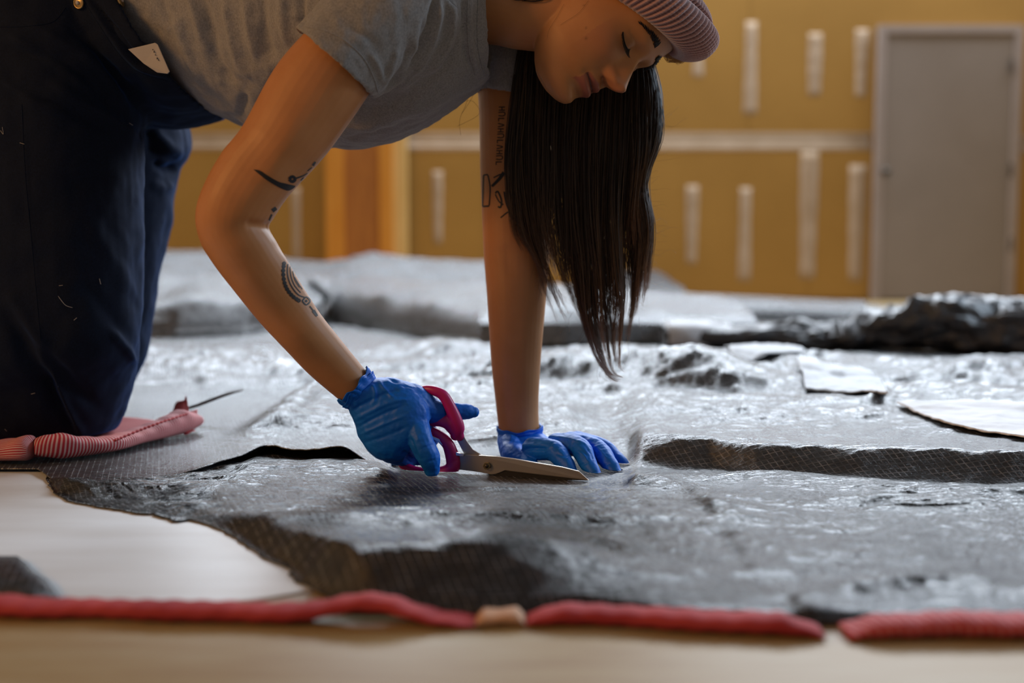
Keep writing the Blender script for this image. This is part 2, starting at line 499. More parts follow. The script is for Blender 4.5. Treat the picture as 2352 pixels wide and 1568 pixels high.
UNDER = []
def drape(X, Y, Z, gap=0.008):
    """lift a sheet over what already lies there"""
    Z = Z.copy()
    dn = Vector((0, 0, -1))
    for t in UNDER:
        for i in np.ndindex(X.shape):
            for dx, dy in ((0, 0), (.022, 0), (-.022, 0), (0, .022), (0, -.022)):
                h = t.ray_cast(Vector((X[i] + dx, Y[i] + dy, 2.0)), dn)
                if h[0] is not None and Z[i] < h[0].z + gap: Z[i] = h[0].z + gap
    return Z
def under(o):
    UNDER.append(BVHTree.FromPolygons([Vector(p) for p in get_co(o.data)], [tuple(p.vertices) for p in o.data.polygons]))
def sheet(name, X, Y, Z, mat, parent=None, thick=0.0012, **props):
    """grid of points -> sheet with thickness"""
    nr, nc = X.shape
    v = np.stack([X, Y, Z], -1)
    du = np.linalg.norm(np.diff(v, axis=0), axis=-1)
    arc = np.concatenate([np.zeros((1, nc)), np.cumsum(du, 0)], 0) + Y[:1]
    uv = np.stack([X, arc], -1).reshape(-1, 2)
    i = np.arange(nr * nc).reshape(nr, nc)
    f = np.stack([i[:-1, :-1], i[:-1, 1:], i[1:, 1:], i[1:, :-1]], -1).reshape(-1, 4)
    vv = v.reshape(-1, 3)
    # rim only: a strip folded down along the border gives the sheet its thickness
    rim = np.concatenate([i[0, :], i[1:, -1], i[-1, -2::-1], i[-2:0:-1, 0]])
    low = vv[rim] - V3((0, 0, thick))
    n0 = len(vv); k = len(rim)
    rf = [(rim[(j + 1) % k], rim[j], n0 + j, n0 + (j + 1) % k) for j in range(k)]
    vv = np.concatenate([vv, low]); uv = np.concatenate([uv, uv[rim]])
    me = mesh_from(name, vv, list(map(tuple, f)) + rf, True, uv)
    return obj(name, me, mat, parent, **props)

def edge_fn(pix, z):
    """floor polyline from outline pixels -> function d(x)"""
    p = V3([F(a, b, z) for a, b in pix]); o = np.argsort(p[:, 0])
    return lambda x: np.interp(x, p[o, 0], p[o, 1])

def crinkle(X, Y, amp=1.0, dirx=0.35):
    """creases of a stiff sheet: long ones along x, short sharp ones across"""
    p = np.stack([X, Y], -1)
    wv = np.stack([fbm(p * 3.1, 3), fbm(p * 3.1 + 9.1, 3)], -1) * 0.05
    q = p + wv
    a = ridged(q * np.array([2.6 * dirx * 2, 8.5]), 3, 0.5) * 0.0028
    b = ridged(q * np.array([9.0, 17.0]) + 5, 4, 0.55) * 0.0019
    c = ridged(q * np.array([14.0, 60.0]) + 3, 3, 0.6) * 0.00055
    return (a + b + c) * amp

# hem line along the near edge of everything (photo pixels of its upper edge)
HEM = [(-250, 1362), (0, 1376), (400, 1390), (760, 1396), (1090, 1402), (1340, 1398), (1600, 1412), (1880, 1426), (2352, 1420), (2650, 1420)]
CUT = [(-400, 1072), (0, 1068), (96, 1068), (128, 1088), (172, 1103), (330, 1098), (440, 1087), (560, 1064), (610, 1046), (720, 1054), (840, 1058), (960, 1078), (1060, 1095), (1200, 1106),
       (1345, 1104), (1430, 1072), (1640, 1078), (1750, 1092), (2000, 1107), (2352, 1113), (2700, 1118)]
JAG = [(100, 1058), (126, 1078), (172, 1103), (190, 1130), (250, 1150), (330, 1185), (362, 1222), (448, 1240), (502, 1262), (580, 1305), (640, 1325), (662, 1350), (740, 1374), (790, 1396)]
Z0 = 0.006
hem_d = edge_fn(HEM, Z0); cut_d = edge_fn(CUT, 0.008)

# pale sheet under the tarp
nx, ny = 160, 80
x0, x1 = -1.35, 0.75
X, T = np.meshgrid(np.linspace(x0, x1, nx), np.linspace(0, 1, ny))
D0 = hem_d(X) + 0.016 + 0.07 * np.exp(-((X - F(850, 1380, 0.01)[0]) / 0.07) ** 2)
Y = D0 + T * (1.30 - D0)
Z = 0.0026 + 0.0012 * fbm(np.stack([X * 2.5, Y * 7], -1), 3)
sheet('pale_sheet', X, Y, np.clip(Z * 0.5, 0.0011, 0.0019), M['pale_sheet'], None, 0.001,
      label='pale grey-white sheet lying on the plywood under the black tarp', category='sheet')

# near panel of the black tarp
tarp = thing('black_tarp', 'large black woven tarp being cut, lying between the kneeling person and the red hem', 'tarp', (0.1, 1.0, 0.0))
nx, ny = 520, 300
jag = V3([F(a, b, Z0) for a, b in JAG])
tt = np.linspace(0, 1, ny)
jd = (jag[:, 1].max() - jag[:, 1]) / (jag[:, 1].max() - jag[:, 1].min())
xl_v = np.interp(1 - tt, jd[np.argsort(jd)], jag[np.argsort(jd), 0])
xl_v = xl_v + 0.0035 * perlin(np.stack([tt * 60, tt * 0], -1)) + 0.002 * perlin(np.stack([tt * 150, tt * 0 + 3], -1))
U, T = np.meshgrid(np.linspace(0, 1, nx), tt)
X = xl_v[:, None] + U * (1.0 + 0.12 - xl_v[:, None])
X = np.where(U < 0.5, X, X)
D0 = hem_d(X) + 0.004; D1 = cut_d(X) + 0.032
TT = T ** 0.85
Y = D0 + TT * (D1 - D0)
crest = smooth(0.80, 0.95, TT)
pxx = (X / Y) * FPX + CX
Z = 0.0058 + crinkle(X, Y) * (0.35 + 0.65 * smooth(0.0, 0.1, T))
def hump(cx, cy, rx, ry, h, rot=0.0):
    c, s = math.cos(rot), math.sin(rot)
    p = F(cx, cy, 0.005)
    u = (X - p[0]) * c + (Y - p[1]) * s; w = -(X - p[0]) * s + (Y - p[1]) * c
    return h * np.exp(-(u / rx) ** 2 - (w / ry) ** 2)
# folds standing up from the floor (their near faces turn from the light and read dark)
Z = Z + hump(1500, 1120, 0.055, 0.022, 0.009, -0.5) + hump(1250, 1118, 0.09, 0.02, 0.007, 0.1)
Z = Z + hump(980, 1215, 0.20, 0.035, 0.012, 0.1) + hump(560, 1150, 0.10, 0.03, 0.006, -0.4)
Z = Z + hump(1200, 1330, 0.12, 0.03, 0.010, 0.2) + hump(1000, 1350, 0.16, 0.035, 0.013, -0.05)
Z = Z + hump(2100, 1160, 0.20, 0.016, 0.006, -0.05) + hump(1750, 1105, 0.25, 0.015, 0.005)
Z = Z + hump(2150, 1375, 0.14, 0.018, 0.007, 0.05) + hump(1900, 1270, 0.22, 0.03, 0.004)
Z = Z + hump(1640, 1180, 0.012, 0.05, 0.005, 0.35) + hump(1690, 1245, 0.010, 0.05, 0.004, 0.4)
# the sheet bulges up behind the hem on the left half
dh = Y - D0
bw = smooth(430, 620, pxx) * (1 - smooth(1080, 1480, pxx))
Z = Z + bw * (0.019 + 0.004 * np.sin(X * 21)) * np.where(dh < 0.066, smooth(0.004, 0.066, dh), np.exp(-((dh - 0.066) / 0.13) ** 2))
def crack(pts, h, fall, wid=0.004):
    # a sharp crease: steep on its near side, dying away behind
    global Z
    q = V3([F(a, b, 0.006) for a, b in pts])
    dist, tpos = seg_dist(X, Y, q[:, :2])
    k = np.clip(((X - q[0, 0]) * (q[-1, 1] - q[0, 1]) - (Y - q[0, 1]) * (q[-1, 0] - q[0, 0])), -1, 1)
    side = np.where(k < 0, 1.0, 0.0)
    h = h * 0.6; wid = wid * 1.9
    Z = Z + h * np.where(side > 0, np.exp(-(dist / fall) ** 2), np.exp(-(dist / wid) ** 2)) * smooth(0, 0.2, tpos) * (1 - smooth(0.8, 1.0, tpos))
crack([(1585, 1125), (1620, 1160), (1645, 1192), (1668, 1222)], 0.0075, 0.05)
crack([(1672, 1228), (1700, 1270), (1762, 1352)], 0.0040, 0.04)
crack([(1826, 1380), (1856, 1408), (1890, 1446)], 0.0070, 0.03)
crack([(1880, 1378), (2100, 1364), (2352, 1360)], 0.0060, 0.03)
crack([(1180, 1335), (1400, 1346), (1650, 1352)], 0.0030, 0.03)
crack([(820, 1205), (920, 1200), (1010, 1208)], 0.0035, 0.03)
crack([(1900, 1170), (2120, 1176), (2352, 1168)], 0.0040, 0.04)
crack([(1700, 1296), (1900, 1300), (2200, 1288)], 0.0025, 0.03)
hz_ = smooth(860, 910, pxx) * (1 - smooth(1430, 1470, pxx)) * smooth(1.09, 1.125, Y)
Z = Z * (1 - hz_) + hz_ * np.minimum(Z, 0.0058)
Z = Z + 0.0045 * np.exp(-((TT - 0.872) / 0.055) ** 2) * (0.6 + 0.4 * np.sin(X * 23)) * (1 - hz_)
dc = Y - cut_d(X)
Z = Z * (1 - smooth(-0.012, 0.003, dc)) + 0.0030 * smooth(-0.012, 0.003, dc)
edge = smooth(0.0, 0.035, U * (1.12 - xl_v[:, None])) * smooth(0.0, 0.02, TT)
Z = 0.0034 + (np.maximum(Z, np.where(dc > -0.012, 0.0032, 0.0045)) - 0.0034) * edge
near_panel = sheet('near_panel', X, Y, Z, M['tarp'], tarp)

# far panel: lifted along the slit, thrown into a ridge to the right of the hands, then running to the back
nx, ny = 620, 420
xs = np.linspace(0, 1, nx)
rows = np.concatenate([np.linspace(0, 0.30, 190), 0.30 + 4.5 * np.linspace(0, 1, 231)[1:] ** 1.6])
U, R = np.meshgrid(xs, rows)
half = 0.78 + 0.55 * R
xlo, xhi = -1.25 - 0.40 * R, 0.82 + 0.62 * R
X = xlo + U * (xhi - xlo)
pxr = lambda Y: (X / Y) * FPX + CX
base = cut_d(X / (1 + 0.0 * R))
Y = base - 0.012 + R
pxx = pxr(np.maximum(Y, 0.3))
right = smooth(1395, 1500, pxx)
left = 1 - smooth(770, 850, pxx)
Z = 0.0072 + crinkle(X, Y, 0.8 + 2.0 * smooth(0.08, 0.8, R))
# the slit on the left: cut edge stands proud
Z = Z + left * np.exp(-(R / 0.035) ** 2) * (0.004 + 0.004 * np.sin(X * 31 + 1) + 0.012 * smooth(480, 640, pxx))
# ridge on the right
crest = 0.060 + 0.030 * (1 - smooth(1420, 1620, pxx)) + 0.008 * np.sin(X * 6.0) + 0.006 * np.sin(X * 17)
rid = 0.030 * smooth(0.3, 1.0, R / crest) * np.exp(-np.maximum(R - crest, 0) / 0.5)
Z = Z + right * (rid + 0.004 * np.exp(-((R - 0.05) / 0.02) ** 2) * smooth(0.0, 0.4, np.sin(X * 9 + 1.0)))
Z = Z - 0.003 * right * (1 - smooth(0, 0.02, R))
# rolling folds further back
q = np.stack([X, Y], -1)
Z = Z + smooth(0.15, 0.6, R) * (0.020 * ridged(np.stack([X * 1.1 + 3, Y * 2.6], -1), 3) + 0.014 * fbm(np.stack([X * 3.2, Y * 4.5], -1), 3) + 0.010)
def bank(px, py, rx, ry, h, rot=0.0):
    c, s = math.cos(rot), math.sin(rot)
    p = F(px, py, 0.01)
    u = (X - p[0]) * c + (Y - p[1]) * s; w = -(X - p[0]) * s + (Y - p[1]) * c
    w = np.where(w < 0, w * 2.6, w)               # steep towards the room's near side
    return h * np.exp(-(u / rx) ** 2 - (w / ry) ** 2)
Z = Z + bank(1060, 845, 0.12, 0.22, 0.055, 0.2) + bank(1330, 905, 0.16, 0.14, 0.040) + bank(1560, 925, 0.13, 0.12, 0.040, -0.2)
Z = Z + bank(1500, 850, 0.25, 0.2, 0.03) + bank(1780, 880, 0.2, 0.15, 0.035, -0.1) + bank(620, 985, 0.26, 0.10, 0.020) 
matz = (1 - smooth(-0.44, -0.34, X)) * (1 - smooth(1.88, 2.1, Y))
Z = Z * (1 - matz) + matz * np.minimum(Z, 0.0050 + 0.45 * np.clip(crinkle(X, Y), -0.003, 0.003))
handz = smooth(860, 930, pxx) * (1 - smooth(1440, 1480, pxx)) * (1 - smooth(1.36, 1.40, Y)) * (1 - smooth(1.255, 1.285, Y) * smooth(1436, 1490, pxx))
Z = Z * (1 - handz) + handz * np.minimum(Z, 0.0046)
Z = Z * (1 - 0.6 * smooth(1.1, 1.6, R))
Z = np.maximum(Z, 0.0046)
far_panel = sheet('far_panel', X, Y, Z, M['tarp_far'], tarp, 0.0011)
far_bvh = BVHTree.FromPolygons([Vector(p) for p in get_co(far_panel.data)], [tuple(p.vertices) for p in far_panel.data.polygons])
def far_z(x, y):
    h = far_bvh.ray_cast(Vector((x, y, 1.0)), Vector((0, 0, -1)))
    return h[0].z if h[0] is not None else 0.004
under(far_panel)

# red striped hem along the near edge
def striped(name, red, white, gap, axis=0, duty=0.5, rough=0.75):
    m, N, L, b = material(name, red, rough, 0, 0.3)
    uvn = N.new('ShaderNodeUVMap'); sep = N.new('ShaderNodeSeparateXYZ'); L.new(uvn.outputs[0], sep.inputs[0])
    q = mth(N, L, 'FRACT', mth(N, L, 'DIVIDE', sep.outputs[axis], gap))
    s = mth(N, L, 'ABSOLUTE', mth(N, L, 'SUBTRACT', q, 0.5))
    L.new(ramp(N, L, s, [(duty * 0.5 - 0.05, white), (duty * 0.5 + 0.05, red)]), b.inputs['Base Color'])
    v = coords(N, L, 'Object', (1, 1, 1))
    bump(N, L, b, noise(N, L, v, 900, 2), 0.25, 0.0006)
    return m
M['hem'] = noisy('red_hem_fabric', (0.32, 0.022, 0.026), (0.46, 0.05, 0.05), 18, 0.8, 0.4, 300)
M['hem_striped'] = striped('red_striped_hem_fabric', (0.40, 0.028, 0.032), (0.62, 0.22, 0.20), 0.007, 0, 0.25)
M['hem_pale'] = noisy('tan_hem_fabric', (0.50, 0.27, 0.15), (0.58, 0.34, 0.21), 18, 0.8, 0.3, 300)

def hem(name, mat, px0, px1, hgt, lift=None, wid=0.026, **props):
    n, m = max(12, int((px1 - px0) / 8)), 20
    x0 = F(px0, 1410, 0.004)[0]; x1 = F(px1, 1430, 0.004)[0]
    xs = np.linspace(x0, x1, n)
    ph = np.linspace(0, 2 * np.pi, m, endpoint=False)
    v, uv = [], []
    for i, x in enumerate(xs):
        e = min(1.0, 0.25 + 6 * min(i, n - 1 - i) / n)
        h = hgt * (1 + 0.25 * float(perlin(V3((x * 18, 0.3))))) * e
        w = wid * (1 + 0.2 * float(perlin(V3((x * 14, 5.3)))))
        lf = lift(x) if lift else 0.0
        y = float(hem_d(x)) - w * 0.45
        for p in ph:
            c, s = math.cos(p), math.sin(p)
            c = math.copysign(abs(c) ** 0.8, c); s = math.copysign(abs(s) ** 0.8, s)
            v.append((x, y + w / 2 * c, 0.0012 + lf + h / 2 + h / 2 * s + 0.0005 * math.sin(x * 300 + p)))
            uv.append((x + 0.3 * y + 0.004 * c, p / 6.28))
    f = []
    for i in range(n - 1):
        for j in range(m):
            k = (j + 1) % m
            f.append((i * m + j, i * m + k, (i + 1) * m + k, (i + 1) * m + j))
    f.append(tuple(range(m - 1, -1, -1))); f.append(tuple(range((n - 1) * m, n * m)))
    return obj(name, mesh_from(name, v, f, True, uv), mat, tarp, **props)
xa = F(850, 1380, 0.01)[0]
hem('hem', M['hem'], -330, 1092, 0.0105, lambda x: 0.0085 * math.exp(-((x - xa) / 0.035) ** 2))
hem('hem', M['hem_pale'], 1094, 1206, 0.0085, None, 0.024, label='tan faded length of hem')
hem('hem', M['hem'], 1208, 1874, 0.0125)
hem('hem', M['hem_striped'], 1906, 2620, 0.0135, None, 0.030, label='red hem length with pale slanted stripes')

# offcut of tarp on the pale sheet, bottom left
pix = [(-140, 1272), (0, 1276), (40, 1276), (62, 1292), (80, 1312), (108, 1330), (130, 1362), (138, 1374), (60, 1370), (-160, 1356)]
pts = V3([F(a, b, 0.006) for a, b in pix])
n = len(pts); c = pts.mean(0)
rings = [c + (pts - c) * s for s in (1.0, 0.7, 0.4)]
v = np.concatenate([r + V3((0, 0, z)) for r, z in zip(rings, (0, 0.0015, 0.0025))] + [[c + V3((0, 0, 0.003))]] + [pts - V3((0, 0, 0.0022))])
f = []
for r in range(2):
    for j in range(n):
        k = (j + 1) % n
        f.append((r * n + j, r * n + k, (r + 1) * n + k, (r + 1) * n + j))
for j in range(n):
    k = (j + 1) % n
    f.append((2 * n + j, 2 * n + k, 3 * n)); f.append((j, 3 * n + 1 + j, 3 * n + 1 + k, k))
tag(obj('tarp_offcut', mesh_from('tarp_offcut', v, f, True, v[:, :2]), M['tarp']), 'small dark grey tarp offcut on the pale sheet above the red hem', 'offcut')

# ------------------------------------------------------------------ heaped sheets behind
def heap(name, label, x0, x1, front, depth, ztop, mat, nx=260, ny=150, amp=1.0, cat='tarp', zf=0.05, seed=0.0, lin=0.75):
    """sheet heaped up: a thick front edge, then climbing to ztop(x)"""
    U, T = np.meshgrid(np.linspace(0, 1, nx), np.linspace(0, 1, ny))
    X = x0 + U * (x1 - x0)
    Y = front(X) + T * depth
    top = ztop(X)
    lipT = 0.05
    Zb = np.where(T < lipT, zf * np.sqrt(np.clip(T / lipT, 0, 1)), zf + (top - zf) * np.clip((T - lipT) / (1 - lipT), 0, 1) ** lin)
    q = np.stack([X + seed, Y], -1)
    Z = Zb + amp * smooth(0.02, 0.15, T) * (0.030 * ridged(np.stack([X * 0.9 + seed, Y * 2.2], -1), 3) + 0.018 * fbm(np.stack([X * 2.4 + seed, Y * 3.0], -1), 3)) * (1 - 0.85 * smooth(0.85, 1.0, T))
    X2 = X; Z = np.maximum(Z, 0.004)
    # the back falls to the floor again
    nb = 14
    Tb = np.linspace(0, 1, nb + 1)[1:, None]
    Xb = np.repeat(X[-1:], nb, 0); Yb = Y[-1:] + 0.30 * Tb; Zb2 = Z[-1:] * np.cos(Tb * np.pi / 2) ** 0.7 + 0.003
    XA, YA, ZA = np.concatenate([X2, Xb]), np.concatenate([Y, Yb]), np.concatenate([Z, Zb2])
    o = sheet(name, XA, YA, drape(XA, YA, ZA, 0.010), mat, None, 0.003)
    tag(o, label, cat); under(o)
    return o

def zt(pix, d):
    p = V3([P(a, b, d) for a, b in pix]); o = np.argsort(p[:, 0])
    return lambda x: np.interp(x, p[o, 0], p[o, 2])
def fr(pix, z=0.01):
    p = V3([F(a, b, z) for a, b in pix]); o = np.argsort(p[:, 0])
    return lambda x: np.interp(x, p[o, 0], p[o, 1])

heap('folded_sheet', 'folded dark-ended sheet lying beyond the hair, against the back wall', P(1430, 650, 5.2)[0], P(1668, 650, 5.2)[0],
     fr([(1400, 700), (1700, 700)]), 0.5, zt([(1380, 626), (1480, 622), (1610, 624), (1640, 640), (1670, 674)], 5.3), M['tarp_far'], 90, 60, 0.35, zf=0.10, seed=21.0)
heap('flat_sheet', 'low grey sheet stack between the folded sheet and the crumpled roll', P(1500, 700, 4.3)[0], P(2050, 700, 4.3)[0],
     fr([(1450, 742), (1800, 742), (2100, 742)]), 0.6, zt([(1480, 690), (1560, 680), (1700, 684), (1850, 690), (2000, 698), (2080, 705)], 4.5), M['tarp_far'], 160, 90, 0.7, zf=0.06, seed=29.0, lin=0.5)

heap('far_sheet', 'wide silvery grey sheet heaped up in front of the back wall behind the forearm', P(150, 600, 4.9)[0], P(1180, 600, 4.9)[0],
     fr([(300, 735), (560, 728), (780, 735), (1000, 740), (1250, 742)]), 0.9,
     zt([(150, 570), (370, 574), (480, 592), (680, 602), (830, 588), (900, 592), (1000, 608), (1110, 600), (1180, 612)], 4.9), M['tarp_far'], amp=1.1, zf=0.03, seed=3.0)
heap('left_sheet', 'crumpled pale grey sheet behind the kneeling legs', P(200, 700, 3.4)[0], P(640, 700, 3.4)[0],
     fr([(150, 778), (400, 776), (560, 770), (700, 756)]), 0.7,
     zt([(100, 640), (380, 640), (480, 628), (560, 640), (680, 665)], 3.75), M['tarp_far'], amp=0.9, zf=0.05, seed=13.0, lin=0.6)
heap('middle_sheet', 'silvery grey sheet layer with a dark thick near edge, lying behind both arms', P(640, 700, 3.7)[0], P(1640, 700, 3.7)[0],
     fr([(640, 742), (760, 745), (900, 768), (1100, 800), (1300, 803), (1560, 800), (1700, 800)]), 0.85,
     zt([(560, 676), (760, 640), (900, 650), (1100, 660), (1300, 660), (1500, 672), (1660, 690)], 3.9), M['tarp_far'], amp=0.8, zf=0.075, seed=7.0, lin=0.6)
# crumpled dark roll on the right with a white band round its thin end
roll_top = [(1520, 742), (1600, 742), (1700, 742), (1800, 738), (1900, 716), (2000, 690), (2100, 664), (2200, 654), (2330, 662), (2480, 668), (2650, 690)]
roll_bot = [(1520, 806), (1600, 814), (1700, 815), (1800, 820), (1900, 824), (2000, 826), (2100, 838), (2200, 846), (2330, 850), (2480, 856), (2650, 850)]
secs = [lr(b, t, 2.95 - 0.02 * i, 0, rb=0.06 + 0.016 * i) for i, (t, b) in enumerate(zip(roll_top, roll_bot))]
v, f = loft(secs, 72, 22, 2.3)
ax = v - V3((0, 2.9, 0.1))
def crush(v, amp):
    p = v * np.array([2.2, 7.0, 7.0]); g = smooth(P(1650, 700, 2.9)[0], P(1950, 700, 2.9)[0], v[:, 0])
    d = (0.020 * ridged(p * 1.0, 4) + 0.012 * ridged(p * 3.0 + 4, 3)) * amp * (0.25 + g)
    return d
me = mesh_from('crumpled_roll', v, f, True)
set_co(me, get_co(me) + get_no(me) * crush(v, 1.0)[:, None])
# diagonal hollows and ridges of the bunched plastic
folds(me, [([(1760, 800), (1900, 778), (2050, 742), (2200, 700)], 26, -0.045), ([(1980, 735), (2080, 705), (2180, 680)], 14, 0.025),
           ([(1840, 760), (1950, 742), (2060, 712)], 12, 0.02), ([(2080, 820), (2190, 770), (2280, 715)], 11, 0.03), ([(2120, 836), (2230, 810), (2300, 760)], 11, 0.03),
           ([(2140, 800), (2210, 770)], 12, -0.025), ([(2300, 700), (2340, 800)], 16, -0.03), ([(1720, 770), (1820, 760)], 9, 0.012)])
co = get_co(me)
lo = co[:, 2].min()
co[:, 2] = np.where(co[:, 2] < 0.012, 0.012 + (co[:, 2] - 0.012) * 0.1, co[:, 2])
co[:, 2] = drape(co[:, 0], co[:, 1], co[:, 2], 0.006); set_co(me, co)
uvl = me.uv_layers.new(name='UVMap'); li = np.zeros(len(me.loops), int); me.loops.foreach_get('vertex_index', li)
uvl.data.foreach_set('uv', (co[:, [0, 2]] + co[:, [1, 1]] * [0, 1])[li].ravel())
roll = thing('crumpled_roll', 'big crumpled black plastic roll in front of the door, white band round its thin end', 'roll', (P(1900, 820, 2.9)[0], 2.9, 0))
M['roll'] = tarp_mat('roll_plastic', (0.040, 0.040, 0.043), (0.09, 0.09, 0.10), 0.34, 0.02, ior=1.7, wr=0.5)
obj('roll_body', me, M['roll'], roll)
secs = [lr((x, b + 4), (x, t - 4), 2.95, 0, rb=r) for x, t, b, r in ((1531, 742, 806, 0.07), (1560, 741, 811, 0.085), (1600, 740, 814, 0.088), (1640, 745, 816, 0.088), (1676, 750, 812, 0.08))]
v, f = loft(secs, 40, 6, 2.6)
v = v + 0.004 * perlin(v * 25)[:, None]
v[:, 2] = drape(v[:, 0], v[:, 1], v[:, 2], 0.005)
obj('band', mesh_from('band', v, f), M['white_film'], roll, label='smooth white band')

# pale flat strips of film lying on the far tarp
def film(name, label, pix, z):
    a, b, c, d = [F(q[0], q[1], z) for q in pix]
    n, m = 40, 24
    U, T = np.meshgrid(np.linspace(0, 1, n), np.linspace(0, 1, m))
    p = (a[None, None] * (1 - U)[..., None] + b[None, None] * U[..., None]) * (1 - T)[..., None] + (d[None, None] * (1 - U)[..., None] + c[None, None] * U[..., None]) * T[..., None]
    p = p + 0.012 * perlin(p * np.array([6, 6, 1]))[..., None] * V3((0.3, 0.6, 0))
    hz = np.array([[far_z(q[0], q[1]) for q in row] for row in p])
    p[..., 2] = drape(p[..., 0], p[..., 1], hz, 0.0055)
    o = sheet(name, p[..., 0], p[..., 1], p[..., 2], M['white_film'], None, 0.002)
    return tag(o, label, 'film')
film('film_strip', 'white film strip lying just in front of the crumpled roll', [(1850, 892), (2040, 912), (2010, 858), (1830, 845)], 0.055)
film('film_strip', 'white film strip lying below the white band of the roll', [(1690, 858), (1850, 848), (1800, 816), (1650, 822)], 0.045)
film('film_strip', 'long white film strip at the right side of the floor, in front of the others', [(2150, 955), (2420, 1000), (2420, 930), (2060, 925)], 0.050)
# ------------------------------------------------------------------ person
def skin_mat():
    m, N, L, b = material('skin', (0.46, 0.20, 0.075), 0.48, 0, 0.35)
    at = N.new('ShaderNodeAttribute'); at.attribute_name = 'tint'
    v = coords(N, L, 'Object')
    c = ramp(N, L, noise(N, L, v, 30, 3), [(0.3, (0.46, 0.20, 0.072)), (0.7, (0.51, 0.23, 0.09))])
    mx = N.new('ShaderNodeMix'); mx.data_type = 'RGBA'
    sp = N.new('ShaderNodeSeparateColor'); L.new(at.outputs['Color'], sp.inputs[0])
    L.new(sp.outputs[0], mx.inputs[0]); L.new(c, mx.inputs[6]); mx.inputs[7].default_value = (0.30, 0.085, 0.065, 1)
    mx2 = N.new('ShaderNodeMix'); mx2.data_type = 'RGBA'
    L.new(sp.outputs[1], mx2.inputs[0]); L.new(mx.outputs[2], mx2.inputs[6]); mx2.inputs[7].default_value = (0.035, 0.016, 0.01, 1)
    L.new(mx2.outputs[2], b.inputs['Base Color'])
    b.inputs['Subsurface Weight'].default_value = 0.12
    b.inputs['Subsurface Radius'].default_value = (0.008, 0.003, 0.0015)
    b.inputs['Subsurface Scale'].default_value = 0.6
    bump(N, L, b, noise(N, L, v, 700, 3), 0.12, 0.0006)
    return m
def knit(name, c1, c2, scale, bs=0.35):
    m, N, L, b = material(name, c1, 0.9, 0, 0.15)
    v = coords(N, L, 'Object')
    hz = mth(N, L, 'ADD', mth(N, L, 'MULTIPLY', noise(N, L, v, scale, 4, 0.7), 0.6), mth(N, L, 'MULTIPLY', noise(N, L, coords(N, L, 'Object', (1, 1, 0.25)), scale * 2.2, 2), 0.4))
    L.new(ramp(N, L, hz, [(0.36, c1), (0.64, c2)]), b.inputs['Base Color'])
    b.inputs['Sheen Weight'].default_value = 0.25
    bump(N, L, b, noise(N, L, v, scale * 3, 2), bs, 0.0006)
    return m
def glove_mat():
    m, N, L, b = material('blue_nitrile', (0.0, 0.13, 0.62), 0.52, 0, 0.35)
    v = coords(N, L, 'Object')
    L.new(ramp(N, L, noise(N, L, v, 26, 3), [(0.3, (0.001, 0.115, 0.56)), (0.7, (0.003, 0.16, 0.70))]), b.inputs['Base Color'])
    b.inputs['Subsurface Weight'].default_value = 0.06
    b.inputs['Subsurface Radius'].default_value = (0.001, 0.002, 0.004)
    n1 = bump(N, L, b, noise(N, L, coords(N, L, 'Object', (1, 1, 2.2), (0, 0.5, 0)), 60, 3), 0.16, 0.003)
    bump(N, L, b, noise(N, L, v, 420, 2), 0.10, 0.0006, n1)
    return m
M['skin'] = skin_mat()
M['tee'] = knit('grey_marl_jersey', (0.19, 0.19, 0.195), (0.32, 0.32, 0.325), 420)
M['denim'] = knit('navy_denim', (0.0045, 0.0070, 0.0150), (0.0075, 0.0125, 0.029), 500, 0.5)
for n_ in M['denim'].node_tree.nodes:
    if n_.type == 'BSDF_PRINCIPLED':
        n_.inputs['Sheen Weight'].default_value = 0.22; n_.inputs['Sheen Tint'].default_value = (0.08, 0.30, 1.0, 1); n_.inputs['Sheen Roughness'].default_value = 0.35
M['glove'] = glove_mat()
M['ink'] = material('tattoo_ink', (0.022, 0.022, 0.024), 0.55, 0, 0.3)[0]
M['lash'] = material('lash_hair', (0.010, 0.007, 0.006), 0.5)[0]
M['eye_white'] = material('eye_white', (0.45, 0.40, 0.36), 0.2)[0]
M['iris'] = material('dark_iris', (0.02, 0.01, 0.006), 0.15)[0]
M['brass'] = material('brass', (0.42, 0.30, 0.14), 0.35, 0.9)[0]
M['stitch'] = material('navy_stitch', (0.016, 0.022, 0.040), 0.9)[0]
M['card'] = noisy('pale_card', (0.42, 0.39, 0.36), (0.46, 0.43, 0.40), 30, 0.6, 0.05, 200)

person = thing('person', 'kneeling person in grey t-shirt, navy dungarees, pink ribbed beanie and blue gloves, cutting the tarp', 'person', tuple(F(150, 1010, 0.03)))

# ---- head, in its own axes: x to the person's right, f forward, u up; eye line at u = 0
YAW = math.radians(25)
U0 = V3((0.872, 0.03, 0.489)); U0 /= np.linalg.norm(U0)
F0 = V3((0.489, 0, -0.872)); F0 -= U0 * (F0 @ U0); F0 /= np.linalg.norm(F0)
R0 = np.cross(F0, U0)
HF = F0 * math.cos(YAW) + R0 * math.sin(YAW)
HR = R0 * math.cos(YAW) - F0 * math.sin(YAW)
HU = U0
EYE_L = V3((0.031, 0.078, 0.0))
HO = P(1447, 104, 1.225) - (HR * EYE_L[0] + HF * EYE_L[1] + HU * EYE_L[2])
HSC = 0.955
HF, HR, HU = HF * HSC, HR * HSC, HU * HSC
HO = P(1446, 101, 1.225) - (HR * EYE_L[0] + HF * EYE_L[1] + HU * EYE_L[2])
def head_to_world(q):
    q = np.asarray(q, float)
    return HO + q[..., 0:1] * HR + q[..., 1:2] * HF + q[..., 2:3] * HU
def world_to_head(p):
    q = np.asarray(p, float) - HO
    return np.stack([q @ HR, q @ HF, q @ HU], -1) / HSC ** 2

